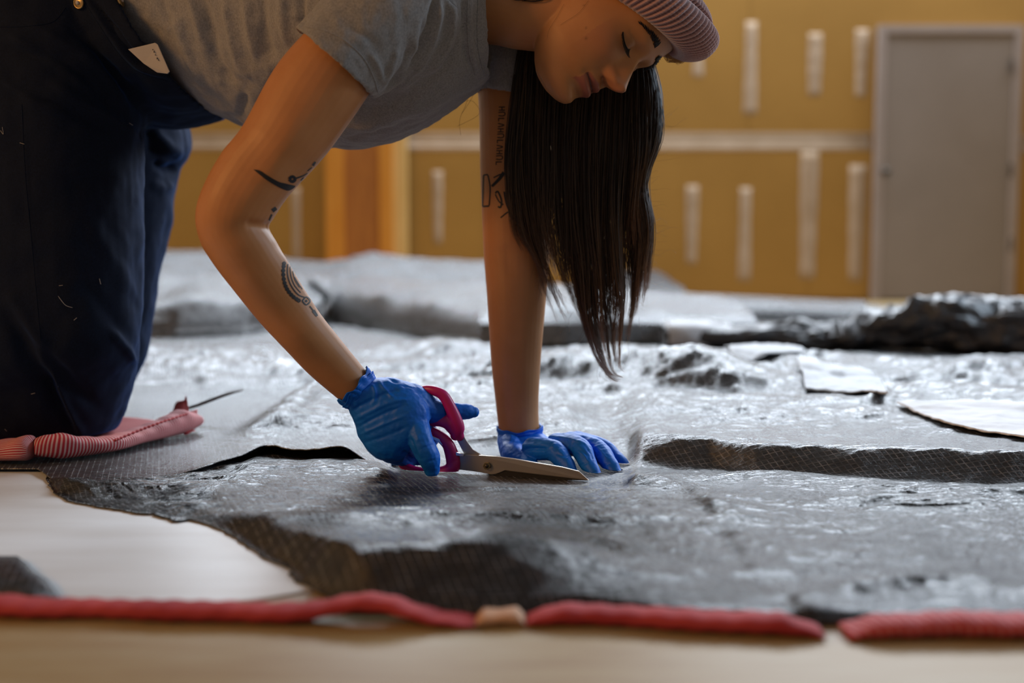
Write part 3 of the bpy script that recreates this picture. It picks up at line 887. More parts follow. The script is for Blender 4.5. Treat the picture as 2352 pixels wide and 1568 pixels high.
HU_K = [-.1135, -.110, -.103, -.094, -.083, -.070, -.050, -.030, 0.0, .030, .060, .085, .103, .114, .118]
H_FF = [.052, .070, .080, .0835, .081, .083, .083, .083, .083, .088, .085, .073, .055, .030, .004]
H_W = [.012, .022, .033, .041, .048, .055, .0615, .067, .071, .074, .073, .064, .048, .026, .004]
H_FB = [.028, .016, .004, -.008, -.020, -.032, -.058, -.080, -.094, -.098, -.095, -.082, -.060, -.034, -.004]
H_FC = [.042, .042, .036, .026, .018, .012, .004, .0, -.004, -.006, -.006, -.004, -.002, 0, 0]

def face_features(x, f, u):
    ax = np.abs(x)
    def G(x0, u0, sx, su, amp): return amp * np.exp(-((ax - x0) / sx) ** 2 - ((u - u0) / su) ** 2)
    d = np.zeros_like(x)
    d += G(.026, .021, .020, .009, .0030) + G(0, .020, .012, .012, .0015)
    d += G(.031, -.001, .017, .014, -.0085) + G(.016, .003, .006, .010, -.004)
    d += G(.0315, -.0005, .0125, .0098, .0092)                                    # closed lid over the ball
    lidu = .0075 - 6.0 * (ax - .031) ** 2
    d += -.0016 * np.exp(-((u - lidu) / .0014) ** 2) * np.exp(-((ax - .031) / .013) ** 4)
    d += G(.043, -.026, .022, .018, .0045)
    # nose
    t = np.clip((.008 - u) / .038, 0, 1)
    hgt = .0035 + .0285 * t ** 1.15
    under = np.where(u < -.0290, np.sqrt(np.clip(1 - ((-.0290 - u) / .0165) ** 2, 0, 1)), 1.0)
    top = 1 - smooth(.0, .022, u)
    sx = .0076 + .0042 * t ** 2
    d += hgt * under * top * np.exp(-(ax / sx) ** 2.4)
    d += G(.0135, -.0365, .0056, .0066, .0120) + G(0, -.034, .0085, .0065, .0015)
    d += G(.0065, -.0455, .0034, .0030, -.0050)
    d += -.0015 * np.exp(-((ax - .0195 - .12 * (-.040 - u)) / .0035) ** 2) * smooth(-.068, -.055, u) * (1 - smooth(-.040, -.034, u))
    # mouth
    d += G(0, -.060, .030, .020, .0050)
    bow = -.0572 + .0012 * np.exp(-((ax - .006) / .004) ** 2)
    mw = np.clip(1 - (ax / .0245) ** 2, 0, 1) ** 0.5
    d += .0048 * mw * np.exp(-((u - bow) / .0046) ** 2)
    d += -.0058 * mw * np.exp(-((u + .0645 - .05 * ax) / .0018) ** 2)
    d += .0062 * mw * np.exp(-((u + .0715) / .0050) ** 2)
    d += -.0012 * np.exp(-(ax / .0035) ** 2) * smooth(-.058, -.052, u) * (1 - smooth(-.046, -.042, u))
    d += G(.026, -.0645, .004, .004, -.0018)
    d += G(0, -.0835, .018, .0055, -.0040) + G(0, -.1005, .017, .012, .0055)
    return d

def head_part():
    nu, nphi = 200, 260
    t = np.linspace(0, 1, nu)
    u = -.1135 + .2315 * (0.5 - 0.5 * np.cos(np.pi * t)) * 0.25 + .2315 * t * 0.75
    I = lambda k: np.interp(u, HU_K, k)
    # smooth the profile tables
    ker = np.exp(-np.linspace(-2, 2, 11) ** 2); ker /= ker.sum()
    S = lambda a: np.convolve(np.pad(a, 5, mode='edge'), ker, 'valid')
    ff, w, fb, fc = S(I(H_FF)), S(I(H_W)), S(I(H_FB)), S(I(H_FC))
    ph = np.linspace(-np.pi, np.pi, nphi, endpoint=False)
    ph = ph - 0.45 * np.sin(ph) * 1.0                 # more points on the face
    c, s = np.cos(ph), np.sin(ph)
    pw = 2 / 2.25
    cc = np.sign(c) * np.abs(c) ** pw; ss = np.sign(s) * np.abs(s) ** pw
    x = w[:, None] * ss[None]
    f = fc[:, None] + np.where(c[None] > 0, (ff - fc)[:, None], (fc - fb)[:, None]) * cc[None]
    uu = np.repeat(u[:, None], nphi, 1)
    front = smooth(0.12, 0.55, (f - fc[:, None]) / (ff - fc)[:, None])
    f = f + face_features(x, f, uu) * front
    v = head_to_world(np.stack([x, f, uu], -1)).reshape(-1, 3)
    fa = []
    for i in range(nu - 1):
        for j in range(nphi):
            k = (j + 1) % nphi
            fa.append((i * nphi + j, i * nphi + k, (i + 1) * nphi + k, (i + 1) * nphi + j))
    fa.append(tuple(range(nphi - 1, -1, -1))); fa.append(tuple(range((nu - 1) * nphi, nu * nphi)))
    return v, fa

def ear_part(side):
    c = V3((0.072 * side, -0.012, -0.012))
    return ellipsoid(head_to_world(c), HR * side * 0.006 - HF * 0.012, HF * 0.017, HU * 0.031, 20)

# right arm (near), outlines read off the picture
RA = [lr((810, -60), (1000, 40), 1.175, rb=.050), lr((748, 30), (905, 110), 1.160, rb=.050), lr((640, 150), (846, 215), 1.145, rb=.0495),
      lr((562, 288), (760, 338), 1.13, rb=.047), lr((512, 352), (714, 392), 1.125, rb=.044), lr((470, 428), (664, 446), 1.12, rb=.0425),
      lr((452, 492), (628, 498), 1.12, rb=.041), lr((462, 552), (616, 522), 1.125, rb=.041), lr((492, 605), (634, 556), 1.13, rb=.040),
      lr((540, 668), (662, 606), 1.14, rb=.038), lr((600, 742), (702, 672), 1.155, rb=.034), lr((660, 806), (742, 730), 1.165, rb=.031),
      lr((714, 862), (790, 790), 1.18, rb=.028), lr((785, 922), (849, 863), 1.194, rb=.0245), lr((822, 955), (876, 896), 1.198, rb=.020)]
# left arm (far), straight down to the floor
LA = [lr((1050, -40), (1290, -20), 1.43, rb=.060), lr((1082, 80), (1262, 90), 1.425, rb=.055), lr((1099, 235), (1262, 240), 1.415, rb=.050), lr((1103, 400), (1262, 400), 1.40, rb=.047),
      lr((1108, 520), (1262, 520), 1.39, rb=.045), lr((1112, 600), (1262, 600), 1.385, rb=.044), lr((1119, 690), (1254, 690), 1.375, rb=.042), lr((1128, 830), (1242, 830), 1.36, rb=.036),
      lr((1139, 930), (1237, 930), 1.35, rb=.031), lr((1146, 990), (1239, 990), 1.345, rb=.029), lr((1150, 1012), (1238, 1010), 1.34, rb=.024)]
neck = [lr((900, 130), (900, -220), 1.30, rb=.085), lr((1010, 125), (1030, -130), 1.295, rb=.065), lr((1110, 100), (1150, -75), 1.29, rb=.052),
        lr((1190, 112), (1235, -50), 1.285, rb=.050), lr((1262, 112), (1330, -40), 1.282, rb=.052), lr((1310, 60), (1375, -30), 1.28, rb=.045)]
trunk = [lr((300, 120), (300, -180), 1.45, rb=.12), lr((600, 230), (600, -150), 1.39, rb=.12), lr((850, 230), (850, -150), 1.32, rb=.13), lr((1010, 150), (1010, -130), 1.29, rb=.10)]
sh_r = tube([P(960, 0, 1.30), P(910, -15, 1.19)], [.070, .050], 20, 6)
sh_l = tube([P(990, 0, 1.30), P(1165, 0, 1.43)], [.075, .06], 20, 6)
parts = [head_part(), loft(RA, 32, 8), loft(LA, 32, 8), loft(neck, 36, 8), loft(trunk, 36, 8), sh_r, sh_l, ear_part(1), ear_part(-1)]
body_me = fuse('body', parts, 0.00165, 3, 0.4)
# muscle and joint relief on the near arm
folds(body_me, [([(560, 512), (600, 520), (628, 520)], 10, -0.0022), ([(640, 560), (690, 640), (740, 715)], 22, 0.002), ([(545, 560), (620, 650), (700, 770)], 26, -0.0012),
                ([(600, 300), (560, 390), (520, 460)], 34, -0.0016), ([(690, 260), (650, 340), (610, 430)], 30, 0.002),
                ([(1160, 560), (1175, 640)], 14, -0.0015), ([(1205, 700), (1200, 900)], 12, 0.0008)])
bco = get_co(body_me); bh = world_to_head(bco)
x_, f_, u_ = bh[:, 0], bh[:, 1], bh[:, 2]
infront = (f_ > 0.05)
bow = -.0560 + .0012 * np.exp(-((np.abs(x_) - .006) / .004) ** 2)
mwid = np.clip(1 - (np.abs(x_) / .0245) ** 2, 0, 1) ** 0.5
lip = infront * smooth(-.0785, -.0755, u_ + 0.006 * (1 - mwid)) * (1 - smooth(-.0005, .002, u_ - bow + 0.007 * (1 - mwid))) * (mwid > 0.05)
blush = infront * (0.34 * np.exp(-((np.abs(x_) - .045) / .024) ** 2 - ((u_ + .030) / .024) ** 2) + 0.35 * np.exp(-(x_ / .016) ** 2 - ((u_ + .036) / .012) ** 2))
dark = infront * (1.0 * (mwid > 0.1) * np.exp(-((u_ + .0645 - .05 * np.abs(x_)) / .0013) ** 2) * 0.9
                  + 0.30 * np.exp(-((np.abs(x_) - .031) / .014) ** 2 - ((u_ - .0005) / .008) ** 2))
mole = np.zeros(len(bco)); bx, by = proj(bco)
for mx_, my_, r_ in ((1346, 64, 2.6), (1346, 88, 3.2), (1341, 12, 2.0)):
    mole += np.exp(-((bx - mx_) ** 2 + (by - my_) ** 2) / r_ ** 2) * (bh[:, 0] > 0)
tint = np.stack([np.clip(0.75 * lip + blush, 0, 1), np.clip(dark + 0.5 * mole, 0, 0.92), np.zeros(len(bco)), np.ones(len(bco))], -1)
ca = body_me.color_attributes.new('tint', 'FLOAT_COLOR', 'POINT'); ca.data.foreach_set('color', tint.ravel())
body = obj('body', body_me, M['skin'], person)
bvh = BVHTree.FromPolygons([Vector(p) for p in get_co(body_me)], [tuple(p.vertices) for p in body_me.polygons])

def on_skin(px, py, off=0.0004, tree=None):
    d = _fw + _rt * ((px - CX) / FPX) + _up * ((CY - py) / FPX); d /= np.linalg.norm(d)
    h = (tree or bvh).ray_cast(Vector(_c0), Vector(d))
    if h[0] is None: return None
    n = V3(h[1]); 
    if n @ d > 0: n = -n
    return V3(h[0]) + n * off, n
def stroke(pts, w0, w1=None, closed=False, off=0.0004, n=None, tree=None):
    """flat band following the skin under an outline drawn on it"""
    w1 = w0 if w1 is None else w1
    pts = V3(pts)
    if closed: pts = np.concatenate([pts, pts[:1]])
    L = np.linalg.norm(np.diff(pts, axis=0), axis=1).sum()
    k = n or max(6, int(L / 3))
    c = catmull(pts, np.linspace(0, 1, k)); t = np.gradient(c, axis=0); t /= np.linalg.norm(t, axis=1, keepdims=True) + 1e-9
    nrm = np.stack([-t[:, 1], t[:, 0]], -1)
    v, f, row = [], [], None
    for i in range(k):
        w = (w0 + (w1 - w0) * i / (k - 1)) / 2
        a = on_skin(*(c[i] + nrm[i] * w), off, tree); b = on_skin(*(c[i] - nrm[i] * w), off, tree)
        if a is None or b is None: row = None; continue
        if np.linalg.norm(a[0] - b[0]) > 0.02: row = None; continue
        v += [a[0], b[0]]; q = len(v) - 2
        if row is not None and np.linalg.norm(v[q] - v[row]) < 0.02: f.append((row, row + 1, q + 1, q))
        row = q
    return (np.array(v), f) if f else None
def patch(outline, step=4, off=0.0004):
    """filled flat shape on the skin"""
    o = catmull(np.concatenate([V3(outline), V3(outline[:1])]), np.linspace(0, 1, len(outline) * 6 + 1))[:-1]
    c = o.mean(0); v, f = [], []
    rings = 5
    for r in range(rings):
        for q in o:
            s = on_skin(*(c + (q - c) * (1 - r / rings)), off)
            if s is None: return None
            v.append(s[0])
    v.append(on_skin(*c, off)[0]); n = len(o)
    for r in range(rings - 1):
        for j in range(n):
            k = (j + 1) % n
            f.append((r * n + j, r * n + k, (r + 1) * n + k, (r + 1) * n + j))
    for j in range(n): f.append(((rings - 1) * n + j, (rings - 1) * n + (j + 1) % n, rings * n))
    return np.array(v), f
def tattoo(parts, label):
    parts = [p for p in parts if p is not None]
    if parts:
        obj('tattoo', mesh_from('tattoo', *merge(parts)), M['ink'], person, label=label)
tattoo([patch([(582, 389), (598, 392), (618, 405), (640, 417), (662, 424), (678, 427), (664, 437), (650, 434), (630, 424), (608, 410)]),
        stroke([(664, 411), (671, 405), (678, 411), (671, 417)], 7, closed=True), stroke([(676, 410), (694, 404), (706, 397)], 4, 2),
        stroke([(706, 392), (716, 384)], 2.5), stroke([(718, 380), (724, 371)], 6, 4), stroke([(690, 414), (697, 407)], 2.5)], 'black blade shape and dot inked above the elbow')
tattoo([stroke([(625, 484), (634, 477)], 9, 8), stroke([(624, 492), (618, 506)], 4, 3)], 'small ink dots inside the elbow')
outer = [(652, 605), (650, 625), (653, 648), (660, 665), (672, 680), (686, 690)]
sc = []
oc = catmull(V3(outer), np.linspace(0, 1, 13))
for q in oc: sc.append(stroke([q + V3((-3.5, 0)), q + V3((0, -3.5)), q + V3((3.5, 0)), q + V3((0, 3.5))], 3.2, closed=True, n=9))
tattoo([stroke(outer, 5), stroke([(648, 575), (655, 590), (662, 604)], 5, 3), stroke([(661, 606), (660, 630), (668, 655), (684, 676), (700, 683)], 2.6),
        stroke([(666, 612), (668, 634), (676, 655), (690, 672)], 2.2), stroke([(672, 622), (677, 642), (688, 660)], 1.8), stroke([(676, 636), (684, 650), (694, 664)], 1.8),
        stroke([(694, 691), (703, 682), (712, 691), (703, 700)], 3.2, closed=True), stroke([(701, 691), (703, 689), (705, 691), (703, 693)], 3, closed=True, n=8),
        stroke([(711, 703), (720, 714)], 3, 3), stroke([(719, 713), (728, 726)], 8, 5)] + sc, 'half mandala with scalloped rim inked on the inner forearm')
letters = []
rr = random.Random(5)
for i in range(11):
    y = 246 + i * 12.5; x = 1153 - i * 0.7
    k = i % 4
    if k == 0: letters += [stroke([(x - 7, y), (x + 7, y)], 2.4), stroke([(x - 7, y + 7), (x + 7, y + 7)], 2.4), stroke([(x, y), (x, y + 7)], 2.2)]
    elif k == 1: letters += [stroke([(x - 7, y), (x + 5, y - 1), (x + 8, y + 4), (x + 3, y + 8), (x - 7, y + 7)], 2.4)]
    elif k == 2: letters += [stroke([(x - 7, y + 1), (x + 7, y + 1)], 2.6), stroke([(x - 6, y + 1), (x - 6, y + 8)], 2.2)]
    else: letters += [stroke([(x - 7, y), (x + 7, y + 4), (x - 7, y + 8)], 2.4)]
tattoo(letters + [stroke([(1111, 402), (1110, 430), (1109, 474)], 3), stroke([(1121, 402), (1126, 430), (1124, 472)], 3), stroke([(1111, 402), (1121, 401)], 3), stroke([(1109, 474), (1124, 473)], 4),
        stroke([(1130, 428), (1146, 412), (1158, 396)], 6, 9), stroke([(1134, 408), (1150, 400)], 3), stroke([(1138, 444), (1144, 440), (1152, 460), (1150, 476), (1144, 474)], 4),
        stroke([(1138, 446), (1146, 462), (1156, 470)], 3), stroke([(1158, 440), (1164, 470), (1176, 494)], 4), stroke([(1150, 500), (1162, 490), (1172, 484)], 3)],
       'column of dark lettering and outlined shapes inked on the upper arm')

# eyes, lashes, brows
for s in (1, -1):
    ec = head_to_world(V3((.0313 * s, .0610, -.0040)))
    eye = obj('eyeball', mesh_from('eyeball', *ellipsoid(ec, HR * .0122, HF * .0122, HU * .0122, 24)), M['eye_white'], person)
    def lidf(x, u):
        h = bvh.ray_cast(Vector(head_to_world(V3((x * s, .15, u)))), Vector(-HF))
        return float(world_to_head(V3(h[0])[None])[0, 1]) if h[0] is not None else .075
    parts = []
    for i in range(34):
        a = i / 33 * 2 - 1
        x = .0313 + .0135 * a
        u = -.0052 + .0042 * a * a - .001 * a
        f0 = lidf(x, u) + .0016
        r = V3((x * s, f0 - .002, u))
        ln = .0085 + .002 * rr.random()
        sp = .004 * a + .0015 * (rr.random() - .5)
        pts = [head_to_world(r), head_to_world(r + V3((sp * .4 * s, ln * .55, -.0042))), head_to_world(r + V3((sp * s, ln, -.0048)))]
        parts.append(tube(pts, [.00032, .00026, .0001], 5, 3, ends=False))
    rim = [head_to_world(V3(((.0313 + .0135 * a) * s, lidf(.0313 + .0135 * a, -.0050 + .0042 * a * a - .001 * a) + .0003, -.0050 + .0042 * a * a - .001 * a))) for a in np.linspace(-1, 1, 12)]
    parts.append(tube(rim, [.0005] * 12, 8, 3))
    obj('eyelashes', mesh_from('eyelashes', *merge(parts)), M['lash'], person)
    parts = []
    for i in range(160):
        a = rr.random()
        x = .011 + .037 * a
        u = .0315 + .0050 * math.sin(a * 2.4) - .0135 * a + (rr.random() - .5) * (.0068 - .0040 * a)
        g = head_to_world(V3((x * s, .2, u))); 
        h = bvh.ray_cast(Vector(g), Vector(-HF))
        if h[0] is None: continue
        p0 = V3(h[0]) + HF * .0003
        dirv = HR * s * (.5 + .5 * a) + HU * (.75 - 1.1 * a) + HF * 0.12
        ln = .0065 + .002 * rr.random()
        parts.append(tube([p0, p0 + dirv * ln * .5 + HF * .0006, p0 + dirv * ln - HF * 0.0004], [.00042, .00036, .0001], 4, 2, ends=False))
    obj('eyebrow', mesh_from('eyebrow', *merge(parts)), M['lash'], person)

# ---- beanie
def beanie_mat():
    m, N, L, b = material('pink_knit', (0.36, 0.20, 0.20), 0.95, 0, 0.1)
    at = N.new('ShaderNodeAttribute'); at.attribute_name = 'rib'
    sp = N.new('ShaderNodeSeparateColor'); L.new(at.outputs['Color'], sp.inputs[0])
    v = coords(N, L, 'Object')
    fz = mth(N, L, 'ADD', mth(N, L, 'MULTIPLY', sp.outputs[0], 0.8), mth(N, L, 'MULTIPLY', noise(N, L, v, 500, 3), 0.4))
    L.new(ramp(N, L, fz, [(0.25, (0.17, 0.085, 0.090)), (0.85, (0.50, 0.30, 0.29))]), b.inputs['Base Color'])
    b.inputs['Sheen Weight'].default_value = 0.5
    bump(N, L, b, noise(N, L, v, 900, 2), 0.5, 0.001)
    return m
def beanie():
    # profile (offset outward, u) round the cuff then over the crown; sampled along the knit
    prof = [(-.001, .044), (.004, .0345), (.014, .033), (.023, .040), (.0285, .054), (.030, .072), (.0285, .090), (.024, .102), (.017, .107), (.0135, .110), (.015, .116), (.016, .126), (.012, .137), (.004, .146), (.0, .150)]
    t = np.linspace(0, 1, 120)
    pr = catmull(V3(prof), t)
    nphi = 720
    ph = np.linspace(-np.pi, np.pi, nphi, endpoint=False)
    c, s = np.cos(ph), np.sin(ph)
    u = pr[:, 1]; off = pr[:, 0]
    k = np.array([.030, .060, .085, .103, .116, .128, .140, .150]); 
    ff = np.interp(u, k, [.088, .085, .080, .076, .070, .058, .036, .002]); w = np.interp(u, k, [.074, .073, .071, .068, .062, .051, .031, .002])
    fb = np.interp(u, k, [-.098, -.096, -.092, -.088, -.080, -.064, -.038, -.002])
    N_RIB = 104
    rib = 0.5 + 0.5 * np.cos(ph * N_RIB)
    amp = np.where(t < 0.72, .0013, .0009)
    st = 0.00035 * np.sin(np.cumsum(np.linalg.norm(np.diff(pr, axis=0, prepend=pr[:1]), axis=1)) / .0032 * 2 * np.pi)
    o = off[:, None] + amp[:, None] * (rib[None] - 0.5) * 2 + st[:, None] * rib[None]
    wob = 0.0022 * np.sin(ph * 3 + 1)[None] * np.clip(off, 0, .02)[:, None] / .02
    o = o + wob
    o = o * (1 + 0.18 * np.clip(c, 0, 1))[None]
    x = (w[:, None] + o) * s[None]
    f = -0.002 + np.where(c[None] > 0, ff[:, None] + o, -fb[:, None] + o) * c[None]
    uu = (u[:, None] - .033) * 0.75 + .033 + 0.0165 + 0.45 * (f - .085) - 0.30 * x * (1 - 0.6 * smooth(.1, .15, u))[:, None]
    v = head_to_world(np.stack([x, f, uu], -1)).reshape(-1, 3)
    nt = len(t); fa = []
    idx = np.arange(nt * nphi).reshape(nt, nphi)
    q = np.stack([idx[:-1], np.roll(idx, -1, 1)[:-1], np.roll(idx, -1, 1)[1:], idx[1:]], -1).reshape(-1, 4)
    me = mesh_from('beanie', v, list(map(tuple, q)))
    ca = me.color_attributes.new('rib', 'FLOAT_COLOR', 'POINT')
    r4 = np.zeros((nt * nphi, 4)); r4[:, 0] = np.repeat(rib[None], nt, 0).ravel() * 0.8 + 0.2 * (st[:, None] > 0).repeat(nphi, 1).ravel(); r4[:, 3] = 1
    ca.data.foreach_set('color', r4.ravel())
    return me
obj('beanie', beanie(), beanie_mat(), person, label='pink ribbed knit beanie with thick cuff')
# ---- t-shirt
def recess(secs_end, d0, d1, shrink=0.9, wall=0.9):
    return secs_end
tors = [lr((180, 110), (180, -300), 1.46, rb=.160), lr((330, 190), (310, -270), 1.455, rb=.165), lr((455, 243), (430, -240), 1.435, rb=.166), lr((560, 290), (540, -220), 1.405, rb=.165),
        lr((680, 322), (650, -200), 1.37, rb=.165), lr((790, 338), (760, -190), 1.335, rb=.166), lr((870, 330), (850, -180), 1.315, rb=.166), lr((960, 297), (950, -170), 1.30, rb=.158),
        lr((1040, 245), (1040, -160), 1.29, rb=.130), lr((1092, 207), (1092, -150), 1.285, rb=.098), lr((1122, 178), (1118, -120), 1.283, rb=.080),
        lr((1120, 168), (1116, -108), 1.283, rb=.074), lr((1080, 150), (1080, -100), 1.285, rb=.070)]
slv = [lr((905, -150), (1075, 90), 1.22, rb=.085), lr((835, -75), (1010, 120), 1.195, rb=.082), lr((760, -10), (935, 175), 1.172, rb=.074), lr((718, 30), (893, 205), 1.160, rb=.070), lr((684, 68), (860, 222), 1.150, rb=.067),
       lr((690, 71), (855, 217), 1.150, rb=.062), lr((725, 45), (870, 180), 1.160, rb=.059), lr((760, 10), (890, 140), 1.168, rb=.058)]
far_slv = [lr((960, 30), (1180, -60), 1.36, rb=.085), lr((1040, 110), (1230, 20), 1.40, rb=.078), lr((1088, 190), (1262, 150), 1.418, rb=.072), lr((1096, 212), (1266, 236), 1.420, rb=.070), lr((1099, 214), (1263, 236), 1.420, rb=.065), lr((1098, 180), (1250, 180), 1.42, rb=.062)]
tee_me = fuse('t_shirt', [loft(tors, 56, 8, 2.15), loft(slv, 44, 8), loft(far_slv, 40, 8)], 0.0026, 4, 0.5)
folds(tee_me, [
    ([(455, -20), (478, 60), (500, 150), (552, 205)], 13, -0.010), ([(515, -20), (530, 70), (552, 150), (590, 190)], 12, 0.007), ([(600, -20), (606, 80), (628, 150)], 13, -0.008),
    ([(560, -20), (572, 60), (590, 140)], 10, 0.006), ([(650, -20), (655, 60), (668, 110)], 12, 0.007), ([(690, -30), (692, 30), (688, 62)], 9, -0.008),
    ([(400, 20), (430, 120), (470, 200)], 14, 0.006), ([(360, -20), (395, 60)], 10, -0.005), ([(425, -30), (450, 40), (470, 110)], 9, 0.005),
    ([(560, 215), (556, 250), (546, 278)], 10, -0.005), ([(640, 160), (620, 210), (600, 250)], 14, -0.006),
    # armhole seam and sleeve drags
    ([(1000, -30), (992, 40), (968, 110), (930, 170), (880, 215)], 7, -0.006), ([(1010, -10), (1004, 60), (978, 130), (930, 190)], 8, 0.005),
    ([(880, 200), (900, 150), (912, 110)], 6, 0.004), ([(895, 205), (925, 150), (940, 100)], 6, -0.004), ([(910, 200), (945, 145), (960, 90)], 6, 0.004),
    ([(850, 120), (872, 160), (880, 195)], 7, 0.003), ([(800, 60), (850, 90), (880, 130)], 10, -0.002), ([(945, 150), (965, 100), (975, 40)], 6, -0.004),
    # chest drags below the arm
    ([(800, 300), (900, 270), (1000, 230), (1070, 190)], 16, 0.005), ([(860, 235), (940, 215), (1020, 150), (1060, 80)], 14, -0.006), ([(1030, -20), (1040, 60), (1020, 130), (975, 190)], 10, 0.006),
    ([(1060, -20), (1066, 60), (1070, 120), (1090, 175)], 6, -0.0035), ([(1075, -20), (1080, 60), (1086, 120), (1104, 178)], 5, 0.003),
    ([(800, 240), (880, 250), (960, 220)], 12, -0.003), ([(780, 318), (880, 300), (960, 268)], 6, -0.003)])
tco = get_co(tee_me)
set_co(tee_me, tco + get_no(tee_me) * (0.0022 * fbm(tco * np.array([26, 26, 12]), 3) + 0.0014 * fbm(tco * 50, 2))[:, None])
tee = obj('t_shirt', tee_me, M['tee'], person, label='grey marl t-shirt')
tee_bvh = BVHTree.FromPolygons([Vector(p) for p in get_co(tee_me)], [tuple(p.vertices) for p in tee_me.polygons])
# stitched double lines: sleeve hem and ribbed collar
for pts, r in (([(697, 61), (745, 71), (790, 92), (832, 130), (856, 172), (868, 212)], 0.0006), ([(1098, -5), (1096, 60), (1098, 110), (1106, 150), (1118, 180)], 0.0007), ([(1075, -5), (1074, 60), (1078, 120), (1092, 172)], 0.0007)):
    c = catmull(V3(pts), np.linspace(0, 1, 60)); w = [on_skin(q[0], q[1], 0.0002, tee_bvh) for q in c]; w = [q[0] for q in w if q is not None]
    w = [q for i, q in enumerate(w) if i == 0 or np.linalg.norm(q - w[i - 1]) < 0.03]
    if len(w) > 6: obj('seam', mesh_from('seam', *tube(w, [r] * len(w), 6, 2)), M['tee'], tee)

# ---- dungarees
leg_n = [lr((-150, -150), (345, -150), 1.40, rb=.125), lr((-125, 60), (338, 80), 1.385, rb=.120), lr((-110, 250), (322, 290), 1.375, rb=.115), lr((-95, 450), (316, 470), 1.37, rb=.108),
         lr((-85, 650), (316, 660), 1.37, rb=.102), lr((-85, 800), (313, 790), 1.37, rb=.098), lr((-80, 890), (300, 880), 1.40, rb=.094), lr((-70, 955), (282, 950), 1.415, rb=.088), lr((-40, 996), (258, 992), 1.42, rb=.070), lr((10, 1010), (225, 1008), 1.42, rb=.042)]
shin = [lr((190, 1000), (150, 860), 1.44, rb=.075), lr((20, 1000), (0, 800), 1.45, rb=.085), lr((-200, 1006), (-200, 800), 1.44, rb=.085), lr((-520, 1000), (-520, 840), 1.48, rb=.07), lr((-700, 995), (-700, 880), 1.5, rb=.05)]
leg_f = [lr((60, 120), (400, 180), 1.66, rb=.11), lr((90, 260), (426, 310), 1.66, rb=.112), lr((90, 330), (420, 352), 1.66, rb=.108), lr((90, 390), (399, 392), 1.66, rb=.10), lr((80, 500), (386, 505), 1.66, rb=.095), lr((60, 640), (362, 640), 1.66, rb=.09), lr((50, 780), (334, 790), 1.66, rb=.085),
         lr((50, 860), (312, 860), 1.66, rb=.08), lr((60, 915), (280, 912), 1.66, rb=.07), lr((90, 930), (240, 930), 1.66, rb=.045)]
shin_f = [lr((200, 925), (180, 800), 1.67, rb=.07), lr((-100, 922), (-100, 790), 1.7, rb=.07), lr((-500, 918), (-500, 820), 1.74, rb=.055)]
hips = [lr((-330, 150), (-180, -420), 1.52, rb=.14), lr((-60, 260), (-20, -420), 1.50, rb=.178), lr((180, 300), (110, -330), 1.48, rb=.184), lr((322, 296), (190, -240), 1.465, rb=.180), lr((410, 290), (240, -120), 1.455, rb=.178),
        lr((462, 276), (300, -52), 1.448, rb=.177), lr((492, 264), (320, -14), 1.443, rb=.176), lr((489, 258), (322, -8), 1.443, rb=.171), lr((440, 240), (290, 20), 1.45, rb=.168)]
ov_me = fuse('dungarees', [loft(leg_n, 48, 8, 2.2), loft(shin, 36, 6, 2.2), loft(leg_f, 40, 8, 2.2), loft(shin_f, 32, 6), loft(hips, 56, 8, 2.1)], 0.0032, 4, 0.5)
folds(ov_me, [
    ([(0, 68), (70, 112), (150, 160), (220, 215)], 10, 0.005), ([(20, 110), (110, 135), (190, 180), (260, 250)], 10, -0.005), ([(60, 50), (140, 95), (220, 150), (300, 250)], 12, 0.006),
    ([(100, 180), (180, 230), (260, 270), (330, 320)], 11, 0.005), ([(80, 220), (170, 262), (250, 300)], 10, -0.004), ([(0, 180), (90, 240), (180, 270)], 10, 0.004), ([(150, 60), (230, 130), (310, 230)], 9, -0.005),
    # pocket mouth: the dark slit the card sits in
    ([(205, -10), (250, 50), (288, 104), (330, 146), (392, 168)], 5, -0.007), ([(196, -6), (238, 56), (278, 114), (322, 156), (388, 178)], 6, 0.004),
    ([(330, 292), (350, 320), (352, 360)], 16, -0.010), ([(300, 170), (330, 240), (400, 280)], 20, -0.005),
    # knee folds
    ([(0, 700), (40, 770), (80, 850), (150, 960)], 18, -0.010), ([(10, 660), (60, 740), (110, 820)], 20, 0.005), ([(90, 800), (160, 880), (230, 940)], 16, -0.006), ([(120, 850), (150, 930), (190, 1000)], 10, 0.006),
    ([(100, 860), (130, 930), (170, 1000)], 9, -0.007), ([(250, 760), (290, 800), (312, 840)], 9, 0.006), ([(180, 640), (250, 720), (305, 790)], 16, -0.003), ([(200, 500), (260, 600), (310, 700)], 20, 0.003),
    ([(52, 250), (60, 400), (75, 560), (95, 780)], 5, 0.0010),
    ([(345, 300), (390, 340), (420, 350)], 14, 0.010), ([(350, 372), (380, 388), (405, 384)], 10, -0.012), ([(340, 420), (375, 430), (396, 420)], 12, 0.004)])
oc_ = get_co(ov_me)
set_co(ov_me, oc_ + get_no(ov_me) * (0.0045 * fbm(oc_ * np.array([9, 9, 6]), 3) + 0.0018 * fbm(oc_ * 28, 2))[:, None])
oc_ = get_co(ov_me); oc_[:, 2] = np.where(oc_[:, 2] < 0.025, 0.019 + 0.006 * np.exp(-(0.025 - oc_[:, 2]) / 0.006), oc_[:, 2]); set_co(ov_me, oc_)
ov = obj('dungarees', ov_me, M['denim'], person, label='dark navy denim dungarees')
ov_bvh = BVHTree.FromPolygons([Vector(p) for p in get_co(ov_me)], [tuple(p.vertices) for p in ov_me.polygons])
